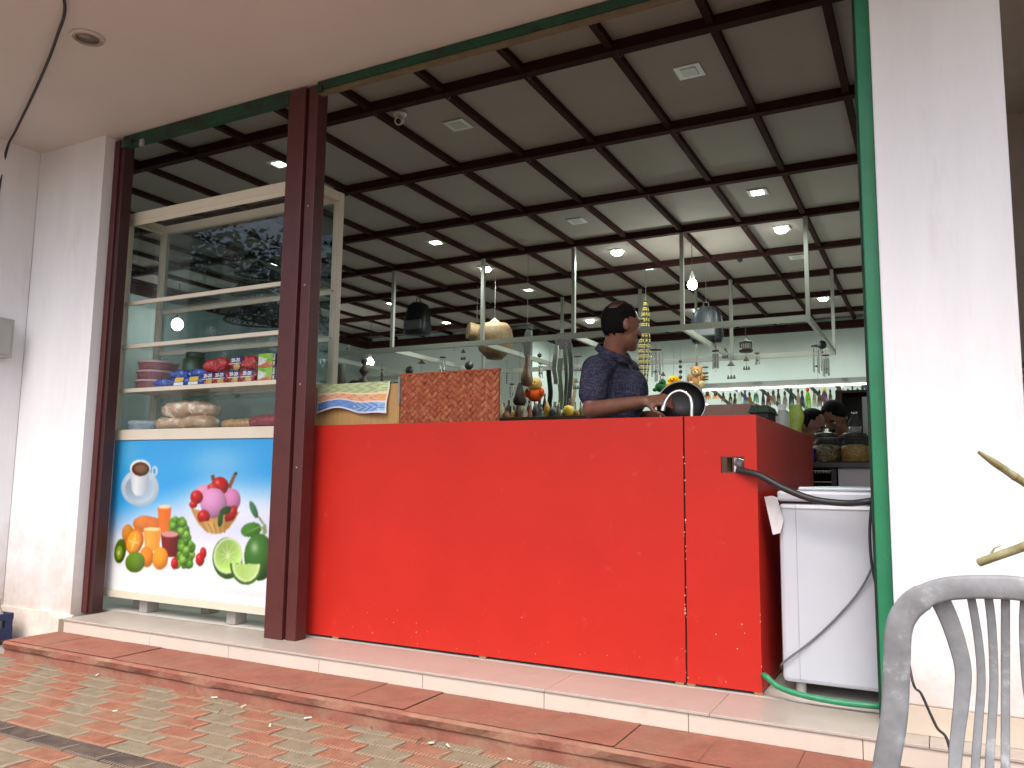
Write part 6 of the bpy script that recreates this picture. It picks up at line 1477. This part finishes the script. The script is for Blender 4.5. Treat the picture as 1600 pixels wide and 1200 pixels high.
vs_ = [v for row in rows_ for v in row]; col_.add(vs_, [(j*29+i, j*29+i+1, (j+1)*29+i+1, (j+1)*29+i) for j in range(4) for i in range(28)], True); col_.build('collar', so.data.materials[0], so)
tr = MB()
for y in (.53, .71): capsule(tr, Vector((HP.x, y, .88)), .105, Vector((HP.x+.03, y, .48)), .078); capsule(tr, Vector((HP.x+.03, y, .48)), .078, Vector((HP.x-.02, y, .10)), .062)
capsule(tr, Vector((HP.x, .55, .92)), .11, Vector((HP.x, .69, .92)), .11); remeshed(tr, 'trousers', M_trou, man, .012, 3)
thin = lambda x, y, z: z > .60 and -.80 < x < .30 and y < .62
hair(man, H, hf, hs, hu, 1.06, lambda x, y, z: (z > -.74+.03*math.sin(y*37+x*29)+.55*max(0, x+.15)*2.2) and x < .55+.05*math.sin(z*31) and not thin(x+.04*math.sin(y*33), y, z+.04*math.sin(x*41)) and not (x > .05 and abs(y) > .80 and z < .10), 1.045)
ho_ = hair(man, H, hf, hs, hu, 1.06, lambda x, y, z: z > .55 and -.85 < x < .35 and y < .67, 1.03); ho_.name = 'thin_hair'; ho_.data.materials[0] = mat('thin_hair', (.05, .022, .015), .5, var=.5, vscale=70)
face_bits(man, H, hf, hs, hu, 1.06, True)
# ---- pan and tap
pc = at(1064, 631, .27); axis_ = (CAM-pc).normalized()+Vector((-.10, 0, .35)); s = px2m(.27, 1064, 631); r_ = 38*s
t = thing('pan', 'round blackened pan with shiny steel rim held by the man', 'pan', pc)
MB().lathe(pc, [(r_*.35, -.055), (r_*.75, -.045), (r_*.96, -.010), (r_, 0), (r_*.97, .0), (r_*.93, -.010), (r_*.72, -.040), (0, -.048)], 36, axis=axis_).build('bowl', mat('sooty_pan', (.007, .006, .006), .45, .0, var=.4, vscale=20), t)
MB().lathe(pc, [(r_*.955, -.002), (r_*.975, .0015), (r_*1.008, .0003), (r_*1.0, -.004), (r_*.98, -.006)], 40, axis=axis_, cap=False).build('rim', mat('worn_steel', (.30, .30, .30), .35, .9, var=.3, vscale=40), t)
t = thing('tap', 'chrome swan-neck tap rising behind the red counter', 'tap', at(1081, 660, .2)); TY = .19
b0_ = at(1081, 656, TY)
MB().tube(catmull([Vector((b0_.x, TY, .8905)), b0_, at(1081, 633, TY), at(1077, 619, TY), at(1064, 611, TY-.005), at(1050, 615, TY-.01), at(1041, 626, TY-.015), at(1037, 637, TY-.018)], 6), .0095, 12).build('spout', M_chrome, t)
MB().tube([at(1037.5, 634, TY-.017), at(1035.5, 642, TY-.019)], .0125, 12).build('nozzle', M_chrome, t)
MB().lathe(Vector((b0_.x, TY, .8905)), [(.026, 0), (.026, .01), (.016, .02), (.016, .06)], 16).build('base', M_chrome, t)
# ---- two people bending behind the inner counter
def stooper(px, py, Y, fwd, lab, shirtc, fem):
    H = at(px, py, Y); f_, s_, u_ = basis(fwd, (0, 0, 1)); k = 1.0
    ho = Vector((f_.x, f_.y, 0)).normalized(); NB = H-ho*.07-Vector((0, 0, .13)); CHs = NB-ho*.16-Vector((0, 0, .16)); HPs = Vector((CHs.x-ho.x*.16, CHs.y-ho.y*.16, .84)); sd = Vector((ho.y, -ho.x, 0))
    b = MB(); head_parts(b, H, f_, s_, u_, k); capsule(b, NB, .06, H-f_*.015-u_*.05, .05); capsule(b, NB-Vector((0, 0, .04)), .07, CHs, .125); capsule(b, CHs, .125, HPs, .14)
    el = []
    for sg in (-1, 1):
        S_ = NB+sd*.17*sg-Vector((0, 0, .06)); E = S_+sd*.05*sg+ho*.06-Vector((0, 0, .24)); Wr = E+ho*.20-Vector((0, 0, .02)); el.append((S_, E)); capsule(b, S_, .052, E, .040); capsule(b, E, .040, Wr, .027); capsule(b, NB-Vector((0, 0, .05)), .055, S_, .05)
        hand(b, Wr, ho-Vector((0, 0, .2)), (0, 0, 1), .95, .4, sg)
        an_ = Vector((HPs.x, HPs.y, 0))+sd*.10*sg; capsule(b, HPs+sd*.09*sg, .095, an_+Vector((0, 0, .46)), .062); capsule(b, an_+Vector((0, 0, .46)), .062, an_+Vector((0, 0, .07)), .04); capsule(b, an_+Vector((0, 0, .035)), .035, an_+ho*.15+Vector((0, 0, .032)), .03)
    t = thing('person', lab, 'person', (HPs.x, HPs.y, 0)); remeshed(b, 'body', M_skin, t, .008, 4)
    c2 = MB(); capsule(c2, NB-Vector((0, 0, .055)), .075, CHs, .142); capsule(c2, CHs, .142, HPs, .158)
    for S_, E in el: capsule(c2, S_, .066, S_.lerp(E, .6), .058); capsule(c2, NB-Vector((0, 0, .06)), .068, S_, .062)
    remeshed(c2, 'shirt', mat('shirt_%d' % px, shirtc, .9, var=.3, vscale=30), t, .011, 3)
    c3 = MB()
    for sg in (-1, 1):
        an_ = Vector((HPs.x, HPs.y, 0))+sd*.10*sg; capsule(c3, HPs+sd*.09*sg, .112, an_+Vector((0, 0, .46)), .08); capsule(c3, an_+Vector((0, 0, .46)), .08, an_+Vector((0, 0, .11)), .062)
    capsule(c3, HPs-sd*.05, .13, HPs+sd*.05, .13); remeshed(c3, 'trousers', M_trou, t, .014, 3)
    if fem:
        hair(t, H, f_, s_, u_, k, lambda x, y, z: x < .45-.9*max(0, -z) and (x < .18 or z > .35), 1.10)
        MB().ell(H-f_*.105-u_*.03, (.05, .05, .055), 14, 9).build('hair_bun', M_hair, t)
        for sg in (-1, 1): MB().tube([H+f_*.098+s_*.034*sg+u_*.008+(s_*math.cos(2*math.pi*k_/14)*.021+u_*math.sin(2*math.pi*k_/14)*.017) for k_ in range(15)], .0018, 5).build('spectacles', M_blk, t)
    else: hair(t, H, f_, s_, u_, k, lambda x, y, z: z > -.5+.95*max(0, x+.2) and x < .72, 1.13)
    face_bits(t, H, f_, s_, u_, k, not fem)
stooper(1266, 666, 2.72, (.86, -.25, -.42), 'person with dark hair and glasses looking down behind the counter end', (.03, .02, .02), True)
stooper(1305, 652, 2.98, (-.35, -.70, -.62), 'person with short black hair bending down behind the jars', (.015, .014, .015), False)
# ================================================================ TREES OPPOSITE (they show as reflections in the showcase glass) AND LITTER
M_bark = mat('bark', (.09, .065, .045), .9, var=.3, vscale=12, bump=.8, bscale=30); M_leaf = mat('tree_leaf', (.05, .085, .025), .55, var=.5, vscale=1.5)
def tree(x, y, h, r_, seed, lab):
    rs = random.Random(seed); t = thing('tree', lab, 'tree', (x, y, ZG-.03), 'trees across the forecourt'); z0 = ZG-.05
    top = Vector((x+rs.uniform(-.3, .3), y+rs.uniform(-.3, .3), h*.62)); MB().tube(catmull([(x, y, z0), (x+.1, y, h*.25), top], 4), [.22, .20, .19, .18, .17, .16, .14, .13, .11], 10).build('trunk', M_bark, t)
    cr = MB(); br = MB()
    for k in range(11):
        an = rs.uniform(0, 6.28); e = top+Vector((math.cos(an)*r_*rs.uniform(.3, .8), math.sin(an)*r_*rs.uniform(.3, .8), h*rs.uniform(-.08, .30))); st_ = Vector((x, y, h*rs.uniform(.4, .6))); br.tube([st_, st_.lerp(e, .5)+Vector((0, 0, .2)), e], [.07, .05, .02], 6)
        leafy(cr, e, (r_*.42, r_*.42, r_*.32), 420, .17, rs)
    br.build('branches', M_bark, t); cr.build('crown', M_leaf, t)
tree(-14.5, -9.5, 6.3, 3.1, 1, 'leafy tree across the forecourt, left, reflected in the showcase glass')
tree(-11.0, -14.0, 8.5, 3.8, 2, 'tall leafy tree behind the forecourt, reflected in the glass')
tree(-19.0, -7.0, 7.5, 3.6, 3, 'leafy tree far along the forecourt to the left')
tree(-20.5, -15.0, 9.5, 4.2, 4, 'far leafy tree behind the others across the forecourt')
# litter
M_lit = mat('pale_scrap', (.62, .56, .46), .8)
for i, (px, py) in enumerate([(422, 1134), (481, 1122), (335, 1090), (380, 1104), (674, 1161), (700, 1166), (796, 1187), (180, 1111), (152, 1055)]):
    p_ = atz(px, py, ZG+.006); a = random.uniform(0, 3); L = random.uniform(.008, .019) if i != 0 else .020
    o = MB().add([(-L, -.004, 0), (L, -.005, .001), (L*.9, .004, .004), (-L, .005, .003), (-L, -.003, .004), (L, -.003, .005)], [(0, 1, 2, 3), (4, 5, 2, 3), (0, 1, 5, 4), (0, 4, 3), (1, 2, 5)]).build('scrap', M_lit); o.location = p_; o.rotation_euler = (0, 0, a)
    tag(o, ['pale wood chip on a red paver in front of the maroon post', 'pair of pale scraps at the foot of the red step', 'pale scrap left of the wood chip by the step', 'small pale scrap by the step left of the wood chip', 'dry leaf scrap at the step below the red counter', 'pale scrap right of the dry leaf at the step', 'rightmost pale scrap at the foot of the step', 'small white scrap among the pavers at the left', 'pale scrap near the left end of the step'][i], 'litter')
for (px, py), w_ in zip(((344, 1112), (580, 1135), (655, 1157)), ('small upright dark twig on the pavers in front of the maroon post', 'small dark twig at the foot of the step below the counter', 'small dark twig beside the dry leaf at the step')):
    p_ = atz(px, py, ZG+.006); a = random.uniform(0, 3); d = Vector((math.cos(a), math.sin(a), .2))*.022; o = MB().tube([p_-d, p_+Vector((0, 0, .004)), p_+d], .0016, 5).build('twig', M_dkw)
    tag(o, w_, 'twig')
